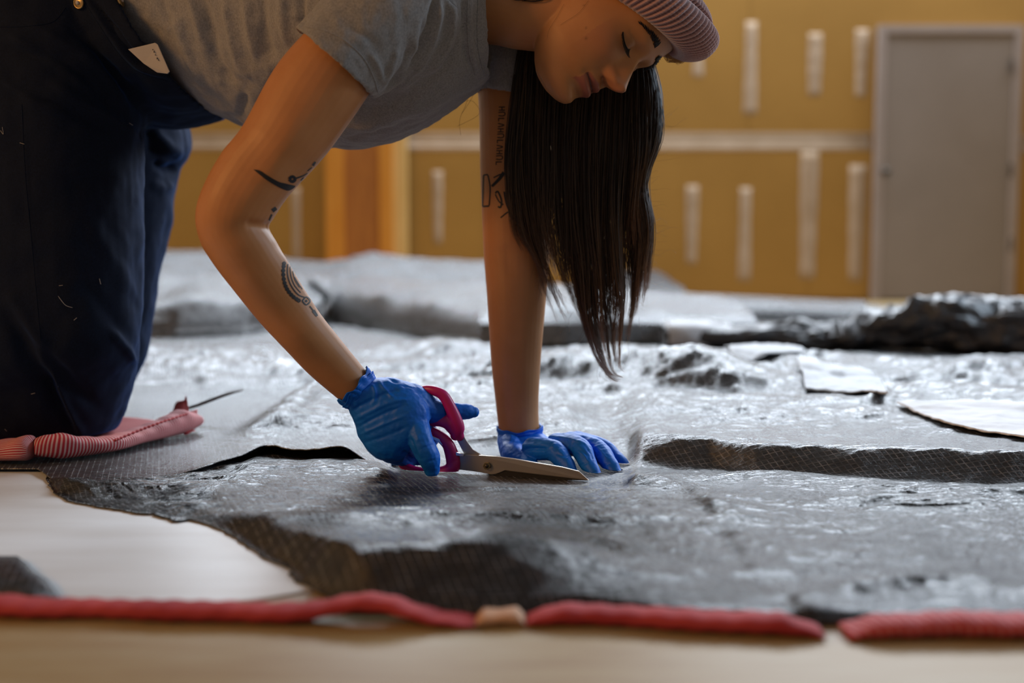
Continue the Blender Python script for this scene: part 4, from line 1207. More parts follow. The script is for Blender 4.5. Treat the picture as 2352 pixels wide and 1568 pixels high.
def sewn(pts, r=0.0005):
    c = catmull(V3(pts), np.linspace(0, 1, 50)); w = [on_skin(q[0], q[1], 0.0001, ov_bvh) for q in c]; w = [q[0] for q in w if q is not None]
    w = [q for i, q in enumerate(w) if i == 0 or np.linalg.norm(q - w[i - 1]) < 0.03]
    if len(w) > 6: obj('seam', mesh_from('seam', *tube(w, [r] * len(w), 6, 2)), M['denim'], ov)
sewn([(150, 18), (120, 50), (60, 60), (0, 62)]); sewn([(186, -8), (228, 58), (268, 118), (312, 162), (384, 186)]); sewn([(50, 240), (58, 400), (73, 560), (93, 780)])
for bx_, by_ in ((183, 7), (274, 3)):
    s = on_skin(bx_, by_, 0.0, ov_bvh)
    if s:
        p, nn = s; t1 = np.cross(nn, V3((0, 0, 1))); t1 /= np.linalg.norm(t1); t2 = np.cross(nn, t1)
        rim_v, rim_f = merge([ellipsoid(p + nn * .0012, t1 * .0075, t2 * .0075, nn * .0022, 28)])
        btn = obj('button', mesh_from('button', rim_v, rim_f), M['brass'], ov)
        a = np.linspace(0, 2 * np.pi, 25)[:-1]
        obj('button_rim', mesh_from('button_rim', *tube([p + nn * .002 + t1 * .0066 * math.cos(q) + t2 * .0066 * math.sin(q) for q in np.linspace(0, 2 * np.pi, 26)], [.0011] * 26, 6, 2, ends=False)), M['brass'], btn)
        obj('button_post', mesh_from('button_post', *ellipsoid(p + nn * .004, t1 * .0026, t2 * .0026, nn * .0016, 16)), M['card'], btn)
# pale lint threads clinging to the denim
for pts in ([(134, 680), (150, 700), (166, 706)], [(136, 656), (144, 655)], [(228, 640), (231, 652)], [(2, 300), (8, 308), (6, 292)], [(72, 904), (80, 902)], [(46, 328), (56, 331)], [(296, 283), (304, 288)], [(170, 735), (176, 730)], [(12, 985), (16, 989)]):
    w = [on_skin(q[0], q[1], 0.0006, ov_bvh) for q in catmull(V3(pts), np.linspace(0, 1, 8))]
    w = [q[0] for q in w if q is not None]
    if len(w) > 3: obj('lint_thread', mesh_from('lint_thread', *tube(w, [.00028] * len(w), 5, 2)), M['card'], ov)

# card tucked in the pocket mouth
cp = [(294, 113), (356, 98), (362, 102), (389, 164), (384, 169), (360, 166), (330, 146)]
base = [on_skin(q[0], q[1], 0.0, ov_bvh) for q in cp]
dcard = min(b[0][1] for b in base if b is not None) - 0.019
top = V3([P(q[0], q[1], dcard + (0.004 if i in (0, 6, 5) else 0.0)) for i, q in enumerate(cp)])
bot = top + V3((0, 0.0024, 0)); n = len(cp)
me = mesh_from('card', np.concatenate([top, bot]), [tuple(range(n)), tuple(range(2 * n - 1, n - 1, -1))] + [(j, n + j, n + (j + 1) % n, (j + 1) % n) for j in range(n)], False)
bevel_mesh(me, 0.0005, 2)
card = tag(obj('card', me, M['card']), 'pale grey card with rounded corner poking out of the hip pocket', 'card')
tc = bpy.data.curves.new('print', 'FONT')
for k, (px_, py_) in enumerate(((351, 114), (354, 119), (357, 126), (361, 134), (364, 138))):
    q = P(px_, py_, dcard - 0.0002)
    obj('print', mesh_from('print', *box(q[0], q[1] + 0.0001, q[2], 0.0012, 0.0003, 0.0022 if k % 2 else 0.0012), smooth_shade=False), M['stitch'], card)

# ---- gloves
def cuff_ring(c, A, B, axis, length, flare, waves, seed, wall=.0016):
    """crumpled rolled cuff round the wrist"""
    n, m = 96, 16
    v = []
    ph = np.linspace(0, 2 * np.pi, n, endpoint=False)
    prof = [(0, 0.0)] + [(i / (m - 1), 0) for i in range(m)]
    outer, inner = [], []
    for i in range(m):
        t = i / (m - 1)
        rr_ = 1.0 + flare * t ** 1.5
        wob = 1 + 0.05 * t * np.sin(ph * waves + seed + 2 * t) + 0.045 * np.array([perlin(V3((math.cos(a) * 2.2 + seed, math.sin(a) * 2.2, t * 5))) for a in ph]) * (0.3 + t)
        ln = length * t * (1 + 0.16 * np.sin(ph * 2 + seed) + 0.10 * np.sin(ph * 7 + seed * 2))
        p = c + (A[None] * np.cos(ph)[:, None] + B[None] * np.sin(ph)[:, None]) * (rr_ * wob)[:, None] + axis[None] * ln[:, None]
        outer.append(p)
        inner.append(c + (p - c) - (A[None] * np.cos(ph)[:, None] + B[None] * np.sin(ph)[:, None]) / np.linalg.norm(A) * wall)
    rows = outer + inner[::-1]
    v = np.concatenate(rows); k = len(rows); f = []
    for i in range(k - 1):
        for j in range(n):
            q = (j + 1) % n
            f.append((i * n + j, i * n + q, (i + 1) * n + q, (i + 1) * n + j))
    return v, f

# right hand: fist round the scissor handles
RG = []
RG.append(loft([lr((800, 935), (862, 868), 1.197, rb=.0275), lr((812, 965), (905, 868), 1.198, rb=.027), lr((826, 1005), (945, 885), 1.196, rb=.027), lr((850, 1040), (972, 912), 1.193, rb=.0265), lr((885, 1058), (985, 935), 1.192, rb=.025), lr((925, 1058), (990, 960), 1.194, rb=.020)], 36, 8, 2.2))
def finger(pts, r, n=16): return tube([P(*q) for q in pts], r, n, 7)
RG.append(finger([(955, 975, 1.186), (968, 1015, 1.174), (985, 1050, 1.172), (992, 1077, 1.176)], [.0165, .0150, .0138, .0098]))             # index, down the outside of the lower handle
RG.append(finger([(885, 905, 1.20), (945, 918, 1.203), (990, 942, 1.210), (1035, 945, 1.222), (1072, 945, 1.228), (1088, 946, 1.23)], [.020, .0200, .0160, .0118, .0098, .0072]))   # thumb through the upper ring
RG.append(finger([(950, 990, 1.20), (978, 988, 1.218), (990, 1005, 1.236), (975, 1030, 1.243)], [.014, .0125, .0108, .009]))      # middle
RG.append(finger([(925, 1020, 1.20), (960, 1030, 1.222), (968, 1050, 1.240), (945, 1062, 1.246)], [.0135, .012, .0105, .009]))    # ring
RG.append(finger([(895, 1040, 1.20), (930, 1052, 1.222), (935, 1064, 1.238), (912, 1066, 1.244)], [.0125, .011, .0095, .008]))    # little finger
rg_me = fuse('glove', RG, 0.0012, 4, 0.5)
WR = [([(800, 948), (840, 925), (885, 905), (930, 893)], 5, -.0018), ([(808, 968), (850, 945), (900, 922), (950, 915)], 5, .0016), ([(815, 985), (870, 955), (930, 930)], 4, -.0015), ([(822, 1000), (880, 975), (940, 950)], 4, .0013),
      ([(830, 1018), (890, 1000), (945, 975)], 5, -.0013), ([(870, 872), (885, 895), (905, 915)], 4, .0016), ([(890, 868), (915, 880), (945, 888)], 4, -.0014), ([(855, 880), (862, 905), (855, 930)], 4, .0014),
      ([(905, 880), (935, 884), (960, 893)], 3, .0010), ([(940, 1000), (950, 1030), (962, 1060)], 5, -.0025), ([(925, 1035), (940, 1050), (950, 1062)], 5, -.003), ([(965, 1030), (985, 1025), (1000, 1018)], 4, -.0008),
      ([(1022, 935), (1028, 950), (1040, 960)], 3, -.001), ([(1050, 938), (1052, 950)], 3, -.0008), ([(980, 1060), (1000, 1056)], 3, -.0006), ([(975, 925), (985, 945), (985, 962)], 4, -.0010)]
folds(rg_me, WR)
c_ = get_co(rg_me); set_co(rg_me, c_ + get_no(rg_me) * (0.0009 * fbm(c_ * 70, 3))[:, None])
wa, wb_ = P(800, 936, 1.197), P(858, 866, 1.197)
Aw = (wb_ - wa) / 2; cw = (wa + wb_) / 2; axw = P(730, 800, 1.17) - P(818, 895, 1.197); axw /= np.linalg.norm(axw)
c_ = get_co(rg_me); c_[:, 2] = np.maximum(c_[:, 2], 0.0078); set_co(rg_me, c_)
gl = obj('glove', rg_me, M['glove'], person, label='right blue disposable glove gripping the scissors')
obj('cuff', mesh_from('cuff', *cuff_ring(cw + axw * -.008, Aw * 1.0, V3((0, .0272, 0)), axw, .020, .13, 9, 1.0)), M['glove'], gl)
obj('cuff', mesh_from('cuff', *cuff_ring(cw + axw * -.004, Aw * 1.03, V3((0, .0282, 0)), axw, .011, .10, 13, 4.0)), M['glove'], gl)
# left hand: flat on the tarp, finger tips pressing down
LG = []
LG.append(loft([lr((1144, 992), (1243, 992), 1.345, rb=.031), lr((1143, 1022), (1262, 1006), 1.325, rb=.034), lr((1160, 1045), (1300, 1008), 1.298, rb=.038), lr((1205, 1048), (1335, 1012), 1.278, rb=.037), lr((1255, 1046), (1352, 1020), 1.262, rb=.030)], 40, 8, 2.3))
LG.append(finger([(1225, 1030, 1.262), (1272, 1035, 1.236), (1300, 1066, 1.214), (1314, 1088, 1.202)], [.0150, .0138, .0110, .0080]))     # index
LG.append(finger([(1280, 1020, 1.270), (1328, 1026, 1.240), (1351, 1064, 1.212), (1368, 1091, 1.197)], [.0150, .0138, .0110, .0078]))     # middle
LG.append(finger([(1312, 1016, 1.285), (1370, 1029, 1.256), (1398, 1064, 1.226), (1417, 1089, 1.210)], [.0145, .0130, .0108, .0076]))     # ring
LG.append(finger([(1326, 1012, 1.305), (1386, 1028, 1.285), (1414, 1050, 1.266), (1434, 1066, 1.255)], [.0130, .0112, .0092, .0066]))     # little finger
LG.append(finger([(1172, 1022, 1.318), (1180, 1046, 1.285), (1200, 1060, 1.262), (1224, 1072, 1.242)], [.0165, .0155, .0125, .0090]))     # thumb
lg_me = fuse('glove', LG, 0.0012, 4, 0.5)
folds(lg_me, [([(1155, 1000), (1210, 998), (1260, 1002), (1320, 1008)], 4, .0014), ([(1150, 1012), (1200, 1012), (1250, 1018)], 4, -.0014), ([(1160, 1030), (1200, 1022), (1250, 1020)], 5, .0012), ([(1195, 1040), (1215, 1030), (1260, 1030)], 5, -.003),
              ([(1250, 1040), (1262, 1028), (1280, 1018)], 3, .0010), ([(1275, 1040), (1295, 1048), (1310, 1044)], 3, -.0010), ([(1320, 1036), (1340, 1044), (1350, 1060)], 3, .0010), ([(1330, 1070), (1350, 1062)], 3, -.0009), ([(1345, 1026), (1358, 1044), (1362, 1058)], 3, -.001),
              ([(1362, 1020), (1380, 1036), (1396, 1056)], 3, .0008), ([(1385, 1072), (1402, 1062)], 3, -.0008), ([(1360, 1085), (1380, 1082)], 3, -.0008), ([(1400, 1085), (1420, 1080)], 3, -.0008), ([(1300, 1010), (1330, 1012), (1350, 1022)], 3, .0008)])
c_ = get_co(lg_me); set_co(lg_me, c_ + get_no(lg_me) * (0.0008 * fbm(c_ * 75, 3))[:, None])
c_ = get_co(lg_me); c_[:, 2] = np.maximum(c_[:, 2], 0.0075); set_co(lg_me, c_)
gl2 = obj('glove', lg_me, M['glove'], person, label='left blue disposable glove pressed flat on the tarp')
wa, wb_ = P(1143, 1000, 1.345), P(1246, 997, 1.345)
obj('cuff', mesh_from('cuff', *cuff_ring((wa + wb_) / 2, (wb_ - wa) / 2 * 1.0, V3((0, .0325, 0)), V3((0.0, 0.0, 1.0)), .011, .03, 5, 2.0)), M['glove'], gl2)
# ------------------------------------------------------------------ scissors
M['steel'] = material('blade_steel', (0.40, 0.38, 0.35), 0.40, 0.85)[0]
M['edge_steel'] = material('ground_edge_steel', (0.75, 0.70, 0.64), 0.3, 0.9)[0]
M['pink'] = material('magenta_plastic', (0.52, 0.012, 0.150), 0.38, 0, 0.5)[0]
M['bevel'] = material('shaded_bevel_steel', (0.035, 0.033, 0.03), 0.5, 0.6)[0]  # near-black so the bevel carries the shadow below the blade
sci = thing('scissors', 'large steel fabric scissors with magenta handles held in the right glove', 'scissors', tuple(P(1118, 1068, 1.21)))
def plate(name, pix, d, th, mat, parent, bev=0.0006, tilt=0.0, **props):
    # the shears point slightly towards the room's near side
    top = V3([P(q[0], q[1], d - max(0, q[0] - 1044) * 0.000165) for q in pix]); bot = top + V3((0, th, 0)); n = len(pix)
    me = mesh_from(name, np.concatenate([top, bot]), [tuple(range(n)), tuple(range(2 * n - 1, n - 1, -1))] + [(j, n + j, n + (j + 1) % n, (j + 1) % n) for j in range(n)], False)
    bevel_mesh(me, bev, 2)
    return obj(name, me, mat, parent, **props)
D = 1.206
upper = plate('blade', [(1044, 1046), (1066, 1043), (1100, 1046), (1140, 1049), (1180, 1054), (1230, 1063), (1290, 1073), (1330, 1083), (1353, 1103), (1300, 1097), (1240, 1090), (1190, 1084), (1160, 1080), (1146, 1086), (1130, 1090), (1100, 1084), (1052, 1078)], D, .0035, M['steel'], sci)
plate('bevel_shade', [(1146, 1086), (1160, 1080), (1190, 1084), (1240, 1090), (1300, 1097), (1352, 1103), (1290, 1102), (1220, 1098), (1160, 1094), (1136, 1091)], D + .0012, .002, M['bevel'], upper, 0.0003)  # bevel strip with the shadow gap over the tarp painted in
plate('bright_spine', [(1100, 1045.2), (1140, 1048), (1180, 1053), (1230, 1062), (1290, 1072), (1330, 1082), (1352, 1102), (1326, 1083.5), (1288, 1075), (1230, 1065), (1180, 1056), (1140, 1051), (1100, 1047)], D - .0005, .0034, M['edge_steel'], upper, 0.0002, label='bright ground spine')  # spine strip in paler steel than the blade
lower = plate('blade', [(1046, 992), (1058, 988), (1070, 1010), (1086, 1032), (1104, 1043), (1130, 1050), (1160, 1060), (1200, 1085), (1260, 1104), (1345, 1112), (1330, 1116), (1230, 1112), (1150, 1104), (1110, 1082), (1070, 1050), (1048, 1008)], D + .0040, .0035, M['steel'], sci, label='second blade under the tarp')
pv = P(1118, 1068, D - .0122)
scr = obj('screw', mesh_from('screw', *tube([pv + V3((0, .009, 0)), pv + V3((0, -.0022, 0))], [.0062, .0062], 24, 2, ends=False)), M['brass'], sci)
hexv = [(math.cos(a) * .0048, math.sin(a) * .0048) for a in np.linspace(0, 2 * np.pi, 7)[:-1]]
top = V3([pv + V3((x, -.0052, z)) for x, z in hexv]); bot = V3([pv + V3((x, -.002, z)) for x, z in hexv])
me = mesh_from('nut', np.concatenate([top, bot]), [tuple(range(6)), tuple(range(11, 5, -1))] + [(j, 6 + j, 6 + (j + 1) % 6, (j + 1) % 6) for j in range(6)], False); bevel_mesh(me, .0005, 2)
obj('nut', me, M['brass'], scr)
obj('bolt_end', mesh_from('bolt_end', *ellipsoid(pv + V3((0, -.0055, 0)), (.0024, 0, 0), (0, 0, .0024), (0, .0016, 0), 16)), M['dark_metal'], scr)
def ringed(pts, r, n=18, flat=1.0):
    return tube([P(*q) for q in pts], r, n, 8, flat)
# upper ring, tilted so the thumb passes from its near side out behind
up_ring = ringed([(1046, 1000, 1.208), (1052, 985, 1.207), (1046, 965, 1.206), (1034, 935, 1.205), (1018, 908, 1.205), (996, 897, 1.206), (972, 896, 1.212), (958, 912, 1.222), (958, 938, 1.228), (966, 962, 1.224), (984, 969, 1.214), (1010, 968, 1.208), (1030, 974, 1.207), (1046, 990, 1.208)],
                 [.0065, .0082, .0085, .0072, .0066, .0060, .0056, .0055, .0055, .0055, .0056, .0062, .0070, .0066], 18, 0.9)
up_web = ringed([(1012, 965, 1.207), (1034, 972, 1.207), (1048, 990, 1.207), (1056, 1002, 1.208)], [.0060, .0100, .0085, .0060], 18, 0.75)
me = fuse('handle', [up_ring, up_web], 0.0010, 5, 0.5)
obj('handle', me, M['pink'], sci, label='upper magenta handle ring round the thumb')
lo_ring = ringed([(1042, 1052, 1.206), (1030, 1022, 1.206), (1008, 1000, 1.208), (985, 990, 1.212), (960, 996, 1.222), (930, 1020, 1.228), (918, 1048, 1.226), (930, 1070, 1.218), (962, 1084, 1.212), (1000, 1086, 1.208), (1036, 1078, 1.206), (1044, 1062, 1.206)],
                 [.0075, .0075, .0068, .0060, .0056, .0056, .0056, .0058, .0062, .0070, .0085, .0078], 18, 0.9)
lo_web = ringed([(1030, 1025, 1.206), (1040, 1050, 1.206), (1040, 1074, 1.206)], [.0070, .0090, .0080], 18, 0.75)
me = fuse('handle', [lo_ring, lo_web], 0.0010, 5, 0.5)
c_ = get_co(me); c_[:, 2] = np.maximum(c_[:, 2], 0.0070); set_co(me, c_)
obj('handle', me, M['pink'], sci, label='lower magenta handle ring round the fingers')
# steel tang running along the top of the lower handle
plate('tang', [(982, 997), (992, 1001), (1012, 1009), (1030, 1022), (1046, 1038), (1066, 1043), (1064, 1048), (1044, 1046), (1024, 1028), (1008, 1016), (982, 1001)], 1.2015, .005, M['edge_steel'], sci, 0.0005, label='bright steel tang')

# ------------------------------------------------------------------ striped kneeling mat
M['ticking_red'] = striped('red_ticking', (0.40, 0.022, 0.035), (0.62, 0.40, 0.38), 0.0040, 0, 0.42)
M['rose'] = noisy('faded_rose_cloth', (0.38, 0.085, 0.085), (0.46, 0.125, 0.12), 14, 0.85, 0.35, 300)
mat = thing('kneeling_mat', 'padded red and white striped mat under the knees', 'mat', tuple(F(150, 1050, 0.006)))
def pad(name, pts, rad, hgt, material_, seam_twist=0.0, ax=0, n=26, m=14, **props):
    """stuffed strip along a floor line"""
    pts = V3(pts); t = np.linspace(0, 1, (len(pts) - 1) * m + 1)
    c = catmull(pts, t); r = catmull(V3(rad), t); h = catmull(V3(hgt), t)
    tg = np.gradient(c, axis=0); tg[:, 2] = 0; tg /= np.linalg.norm(tg, axis=1, keepdims=True)
    sd = np.stack([-tg[:, 1], tg[:, 0], 0 * tg[:, 0]], -1)
    arc = np.concatenate([[0], np.cumsum(np.linalg.norm(np.diff(c, axis=0), axis=1))])
    ph = np.linspace(0, 2 * np.pi, n, endpoint=False)
    v, uv = [], []
    for i in range(len(t)):
        e = min(1.0, 0.55 + 3 * min(t[i], 1 - t[i]))
        for p in ph:
            a = math.copysign(abs(math.cos(p)) ** 0.75, math.cos(p)); b = math.copysign(abs(math.sin(p)) ** 0.75, math.sin(p))
            pk = 1 + 0.05 * math.sin(arc[i] * 210) * max(0, b) + 0.10 * float(perlin(V3((arc[i] * 16, p, 2.0))))
            v.append(c[i] + sd[i] * r[i] * a * pk + V3((0, 0, h[i] * e * b * pk)))
            uv.append((arc[i] + seam_twist * (p % 6.28) * 0.004, p * 0.01))
    k = len(t); f = []
    for i in range(k - 1):
        for j in range(n):
            q = (j + 1) % n
            f.append((i * n + j, i * n + q, (i + 1) * n + q, (i + 1) * n + j))
    f.append(tuple(range(n - 1, -1, -1))); f.append(tuple(range((k - 1) * n, k * n)))
    uv = V3(uv)
    if ax: uv = uv[:, ::-1]
    return obj(name, mesh_from(name, v, f, True, uv), material_, mat, **props)
B = lambda px, py, z: F(px, py, z)
def rollpts(pix, tall):
    return [F(x, y, 0.0095) + V3((0, .018, h / 2)) for (x, y), h in zip(pix, tall)]
TALL = [.034, .033, .024, .019, .020, .026, .034, .030]
pad('edge_roll', rollpts([(66, 1062), (120, 1058), (180, 1050), (240, 1040), (300, 1024), (360, 1010), (410, 998), (440, 991)], TALL),
    [.020, .022, .022, .021, .021, .021, .021, .016], [h / 2 for h in TALL], M['ticking_red'], 0.6)
pad('edge_roll', rollpts([(-180, 1062), (-60, 1062), (0, 1062), (40, 1063), (63, 1063)], [.020, .024, .026, .031, .030]), [.022, .022, .022, .022, .018], [.010, .012, .013, .0155, .015],
    striped('red_ticking_lengthwise', (0.40, 0.022, 0.035), (0.62, 0.40, 0.38), 0.0015, 0, 0.45), 0, 1, label='end roll with lengthwise stripes')
# the mat's top: slack cloth with a turned-up far border
n, m = 70, 44
fa = catmull(V3(rollpts([(-180, 1062), (0, 1060), (120, 1058), (240, 1040), (360, 1010), (440, 990)], [0] * 6)), np.linspace(0, 1, n)) + V3((0, .012, 0))
fb = catmull(V3([F(-200, 925, 0.03), F(0, 928, 0.03), F(150, 932, 0.03), F(300, 938, 0.03), F(400, 944, 0.034), F(428, 946, 0.034)]), np.linspace(0, 1, n))
U, T = np.meshgrid(np.linspace(0, 1, n), np.linspace(0, 1, m))
p = fa[None] * (1 - T)[..., None] + fb[None] * T[..., None]
prof = np.interp(np.linspace(0, 1, n), np.linspace(0, 1, 6), [.016, .02, .022, .016, .026, .030])[None]
z = 0.0100 + prof * (1 - 0.55 * smooth(0.0, 0.25, T) * (1 - smooth(0.55, 0.95, T))) + 0.014 * smooth(0.75, 1, T) * smooth(0.74, 0.84, U) + 0.0035 * fbm(np.stack([p[..., 0] * 14, p[..., 1] * 12], -1), 3) + 0.006 * smooth(0.93, 1.0, U) * T
z = np.where(U < 0.80, np.minimum(z, 0.0155 + 0.02 * smooth(0.74, 0.80, U)), z)
me_top = sheet('mat_top', p[..., 0], p[..., 1], z, M['rose'], mat, 0.006)
# pinked seam and raw corner
sm = catmull(V3([F(262, 1012, 0.032) + V3((0, .004, 0)), F(320, 988, 0.036), F(380, 966, 0.041), F(430, 950, 0.041)]), np.linspace(0, 1, 60))
v, f = tube(sm, [.0012 + .0009 * (i % 3 == 0) for i in range(60)], 7, 2)
obj('seam', mesh_from('seam', v, f), M['hem'], mat)
obj('torn_corner', mesh_from('torn_corner', *tube([F(428, 990, 0.014), F(438, 989, 0.013), F(447, 989, 0.010)], [.006, .004, .0015], 10, 4, 0.5)), M['hem'], mat, label='red torn corner')

# thin dark stick standing up behind the mat
p0, p1 = P(405, 944, 1.60), P(557, 895, 1.60)
pts = [p0, p0 + (p1 - p0) * .3 + V3((0, 0, -.0015)), p0 + (p1 - p0) * .55, p0 + (p1 - p0) * .78 + V3((0, 0, .001)), p1]
v, f = tube(pts, [.0024, .0026, .0028, .0024, .0010], 10, 6)
v = v + 0.0006 * perlin(v * 180)[:, None]
M['twig'] = noisy('dark_brown_cord', (0.035, 0.022, 0.018), (0.075, 0.045, 0.035), 60, 0.8, 0.5, 300)
st = tag(obj('stick', mesh_from('stick', v, f), M['twig']), 'thin dark brown stick slanting up behind the striped mat', 'stick')

# ------------------------------------------------------------------ hair
def hair_mat():
    m, N, L, b = material('dark_brown_hair', (0.02, 0.012, 0.008), 0.42, 0, 0.5)
    at = N.new('ShaderNodeAttribute'); at.attribute_name = 'along'
    sp = N.new('ShaderNodeSeparateColor'); L.new(at.outputs['Color'], sp.inputs[0])
    c = ramp(N, L, sp.outputs[0], [(0.0, (0.026, 0.019, 0.016)), (0.55, (0.042, 0.027, 0.019)), (0.82, (0.085, 0.042, 0.022)), (1.0, (0.22, 0.090, 0.035))])
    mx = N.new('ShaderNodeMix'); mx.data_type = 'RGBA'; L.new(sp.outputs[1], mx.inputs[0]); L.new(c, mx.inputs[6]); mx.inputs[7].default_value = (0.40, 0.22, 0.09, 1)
    L.new(mx.outputs[2], b.inputs['Base Color'])
    return m
M['hair'] = hair_mat()
HG = [  # guide locks: outline pixels from the root down, and depth
    [(1210, 60, 1.345), (1192, 160, 1.345), (1178, 300, 1.345), (1176, 420, 1.34), (1190, 520, 1.335), (1222, 590, 1.33), (1246, 690, 1.33)],
    [(1240, 60, 1.35), (1226, 180, 1.35), (1218, 320, 1.35), (1222, 450, 1.345), (1236, 560, 1.34), (1262, 650, 1.335), (1312, 765, 1.335)],
    [(1290, 60, 1.355), (1276, 180, 1.355), (1268, 330, 1.355), (1272, 470, 1.35), (1290, 600, 1.345), (1310, 680, 1.34), (1345, 755, 1.34)],
    [(1340, 80, 1.355), (1330, 200, 1.355), (1322, 340, 1.355), (1322, 480, 1.35), (1334, 620, 1.345), (1348, 740, 1.34), (1384, 846, 1.335), (1425, 869, 1.33)],
    [(1390, 100, 1.352), (1384, 210, 1.352), (1376, 350, 1.352), (1372, 500, 1.348), (1380, 640, 1.343), (1388, 760, 1.34), (1406, 850, 1.335), (1440, 868, 1.33)],
    [(1440, 120, 1.348), (1436, 220, 1.348), (1432, 350, 1.348), (1424, 480, 1.344), (1428, 600, 1.34), (1432, 700, 1.338), (1420, 780, 1.336), (1416, 842, 1.335)],
    [(1478, 140, 1.34), (1486, 220, 1.34), (1482, 340, 1.34), (1464, 450, 1.337), (1472, 560, 1.335), (1466, 660, 1.333), (1456, 745, 1.333), (1446, 812, 1.333)],
    [(1490, 145, 1.335), (1512, 230, 1.335), (1510, 320, 1.335), (1478, 415, 1.333), (1492, 510, 1.332), (1490, 590, 1.332), (1486, 650, 1.332), (1468, 735, 1.332)]]
NSEG = 26
GH = np.stack([catmull(V3([P(*q) for q in g]), np.linspace(0, 1, NSEG)) for g in HG])          # guides x segs x 3
def hair_curve(s):
    return catmull(GH.transpose(0, 1, 2).reshape(len(HG), -1), np.array([s]))[0].reshape(NSEG, 3)
def strands_mesh(name, curves, radii, tones, nside=3):
    K = len(curves); n = curves[0].shape[0]
    c = np.stack(curves); tg = np.gradient(c, axis=1); tg /= np.linalg.norm(tg, axis=2, keepdims=True) + 1e-9
    hint = V3((0.3, 1.0, 0.1)); s = hint - tg * (tg @ hint)[..., None]; s /= np.linalg.norm(s, axis=2, keepdims=True) + 1e-9
    b = np.cross(tg, s)
    ph = np.linspace(0, 2 * np.pi, nside, endpoint=False)
    R = np.stack(radii)[:, :, None, None]
    v = c[:, :, None] + R * (b[:, :, None] * np.cos(ph)[None, None, :, None] + s[:, :, None] * np.sin(ph)[None, None, :, None])
    idx = np.arange(K * n * nside).reshape(K, n, nside)
    q = np.stack([idx[:, :-1], np.roll(idx, -1, 2)[:, :-1], np.roll(idx, -1, 2)[:, 1:], idx[:, 1:]], -1).reshape(-1, 4)
    me = bpy.data.meshes.new(name)
    me.vertices.add(K * n * nside); me.vertices.foreach_set('co', v.ravel())
    me.loops.add(len(q) * 4); me.loops.foreach_set('vertex_index', q.ravel())
    me.polygons.add(len(q)); me.polygons.foreach_set('loop_start', np.arange(len(q)) * 4)
    me.polygons.foreach_set('use_smooth', np.ones(len(q), bool))
    me.update(); me.validate()
    ca = me.color_attributes.new('along', 'FLOAT_COLOR', 'POINT')
    t = np.linspace(0, 1, n)
    col = np.zeros((K, n, nside, 4)); col[..., 0] = t[None, :, None]; col[..., 1] = np.array(tones)[:, None, None]; col[..., 3] = 1
    ca.data.foreach_set('color', col.ravel())
    return me
rs = np.random.default_rng(3)
tt = np.linspace(0, 1, NSEG)
curves, radii, tones = [], [], []
# locks: dense above, separating into thin pointed wisps below
clumps = [(s + rs.normal(0, .012), rs.normal(0, 1, 3), rs.uniform(0.62, 0.84) + .17 * (1 - smooth(.08, .45, s)) + .14 * smooth(.75, .95, s)) for s in np.linspace(0.0, 1.0, 46)]
clumps += [(s + rs.normal(0, .01), rs.normal(0, 1, 3), rs.uniform(0.78, 0.97)) for s in np.linspace(0.02, 0.99, 22)]
clumps += [(s, rs.normal(0, 1, 3), rs.uniform(0.96, 1.0)) for s in (0.40, 0.43, 0.47, 0.52, 0.57, 0.62, 0.68, 0.73)]
clumps += [(rs.uniform(0, 1), rs.normal(0, 1, 3), rs.uniform(0.5, 0.75)) for _ in range(24)]
for s0, jit, ln in clumps:
    wave_a, wave_p = rs.uniform(.001, .006), rs.uniform(0, 6.28)
    tight = rs.uniform(0.88, 0.985)
    stip = np.clip(np.round(s0 * 19) / 19 + rs.normal(0, .006), 0, 1)
    for k in range(34):
        s = np.clip(s0 + rs.normal(0, .028), 0, 1)
        root = hair_curve(s); tip = hair_curve(np.clip(stip + rs.normal(0, .003), 0, 1))
        cl = smooth(0.38, 0.86, tt)[:, None] * tight
        c = root * (1 - cl) + tip * cl
        c = catmull(c, tt * ln * rs.uniform(0.88, 1.0))
        c = c + (V3((jit[0] * .003, jit[1] * .010, 0)) * smooth(0.0, 0.6, tt)[:, None]) + V3((0, rs.normal(0, .010), 0))[None] * (1 - 0.7 * tt)[:, None] + V3((1, 0, 0)) * rs.normal(0, .0022) * (1 - .6 * tt)[:, None]
        c = c + np.sin(tt * 8 + wave_p)[:, None] * wave_a * smooth(0.45, 1.0, tt)[:, None] * V3((1, 0.6, 0)) + rs.normal(0, .0012, 3)[None] * np.sin(tt * rs.uniform(5, 14) + rs.uniform(0, 6))[:, None]
        curves.append(c); r0 = rs.uniform(.0003, .0005)
        radii.append(r0 * (1 - 0.8 * smooth(0.55, 1.0, tt))); tones.append(rs.uniform(0, .22) * (rs.random() < .45))
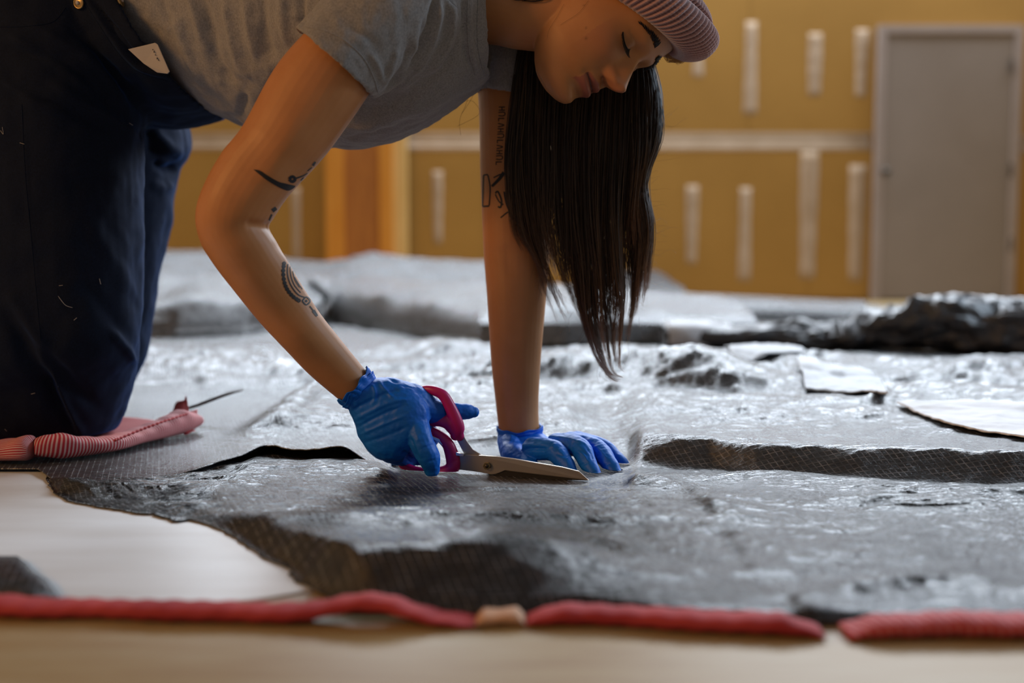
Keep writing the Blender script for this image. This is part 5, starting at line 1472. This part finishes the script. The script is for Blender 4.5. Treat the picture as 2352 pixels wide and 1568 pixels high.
# stray single hairs on the right, rim light put into their pale tone; more below the chin
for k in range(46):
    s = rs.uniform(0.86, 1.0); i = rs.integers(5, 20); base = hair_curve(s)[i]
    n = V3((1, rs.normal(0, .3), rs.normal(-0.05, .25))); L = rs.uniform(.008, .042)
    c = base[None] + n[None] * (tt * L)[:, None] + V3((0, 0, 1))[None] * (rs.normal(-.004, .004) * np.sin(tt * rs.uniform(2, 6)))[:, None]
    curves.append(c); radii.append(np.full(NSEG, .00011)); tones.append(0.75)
for k in range(26):
    s = rs.uniform(0, 1); base = hair_curve(s)[rs.integers(17, 24)]
    c = base[None] + V3((rs.normal(0, .012), rs.normal(0, .01), -rs.uniform(.01, .045)))[None] * tt[:, None] + V3((1, 0, 0))[None] * (rs.normal(0, .006) * np.sin(tt * 4))[:, None]
    curves.append(c); radii.append(np.full(NSEG, .00016)); tones.append(0.1)
# hair along the nape, and a loose hair across the cheek
for k in range(500):
    a = rs.uniform(0, 1)
    p0 = P(1330 + 40 * a, -60 - 20 * a, 1.26 + .06 * rs.random()); p1 = P(1250 + 30 * rs.normal(0, .6), -14 + 12 * rs.normal(0, .5), 1.232 + .03 * rs.random()); p2 = P(1165 + 20 * rs.random(), -4 + rs.normal(0, 5), 1.245 + .05 * rs.random()); p3 = P(1150, 10, 1.36)
    curves.append(catmull(V3([p0, p1, p2, p3]), tt)); radii.append(np.full(NSEG, .0005)); tones.append(0.0)
def on_face(pts):
    w = [on_skin(q[0], q[1], .0012) for q in catmull(V3(pts), tt)]
    return None if any(q is None for q in w) else V3([q[0] for q in w])
for pts in ([(1352, 2), (1330, 30), (1300, 50), (1288, 58)], [(1296, 10), (1280, 40), (1262, 70), (1258, 90)]):
    c = on_face(pts)
    if c is not None: curves.append(c); radii.append(np.full(NSEG, .00011)); tones.append(0.0)
# wisps under the brim, blond tone standing in for light on them, and stray hairs at the shirt's neck
for k in range(90):
    a = rs.random()
    p0 = P(1520 + 40 * a, 118 + 6 * rs.random(), 1.30); p1 = P(1535 + 30 * a + rs.normal(0, 4), 140 + rs.normal(0, 3), 1.30); p2 = P(1556 + 30 * a, 134 + 10 * (rs.random() - .7), 1.30)
    curves.append(catmull(V3([p0, p1, p2]), tt)); radii.append(np.full(NSEG, .00022)); tones.append(0.95)
for pts in ([(1082, 205, 1.34), (1070, 240, 1.34), (1056, 275, 1.34), (1058, 310, 1.34)], [(1090, 212, 1.34), (1078, 235, 1.34), (1060, 262, 1.34)], [(1070, 232, 1.34), (1088, 234, 1.34), (1100, 262, 1.34), (1050, 290, 1.34)]):
    curves.append(catmull(V3([P(*q) for q in pts]), tt)); radii.append(np.full(NSEG, .0002)); tones.append(0.0)
obj('hair', strands_mesh('hair', curves, radii, tones), M['hair'], person, label='long loose dark brown hair with lighter tips')
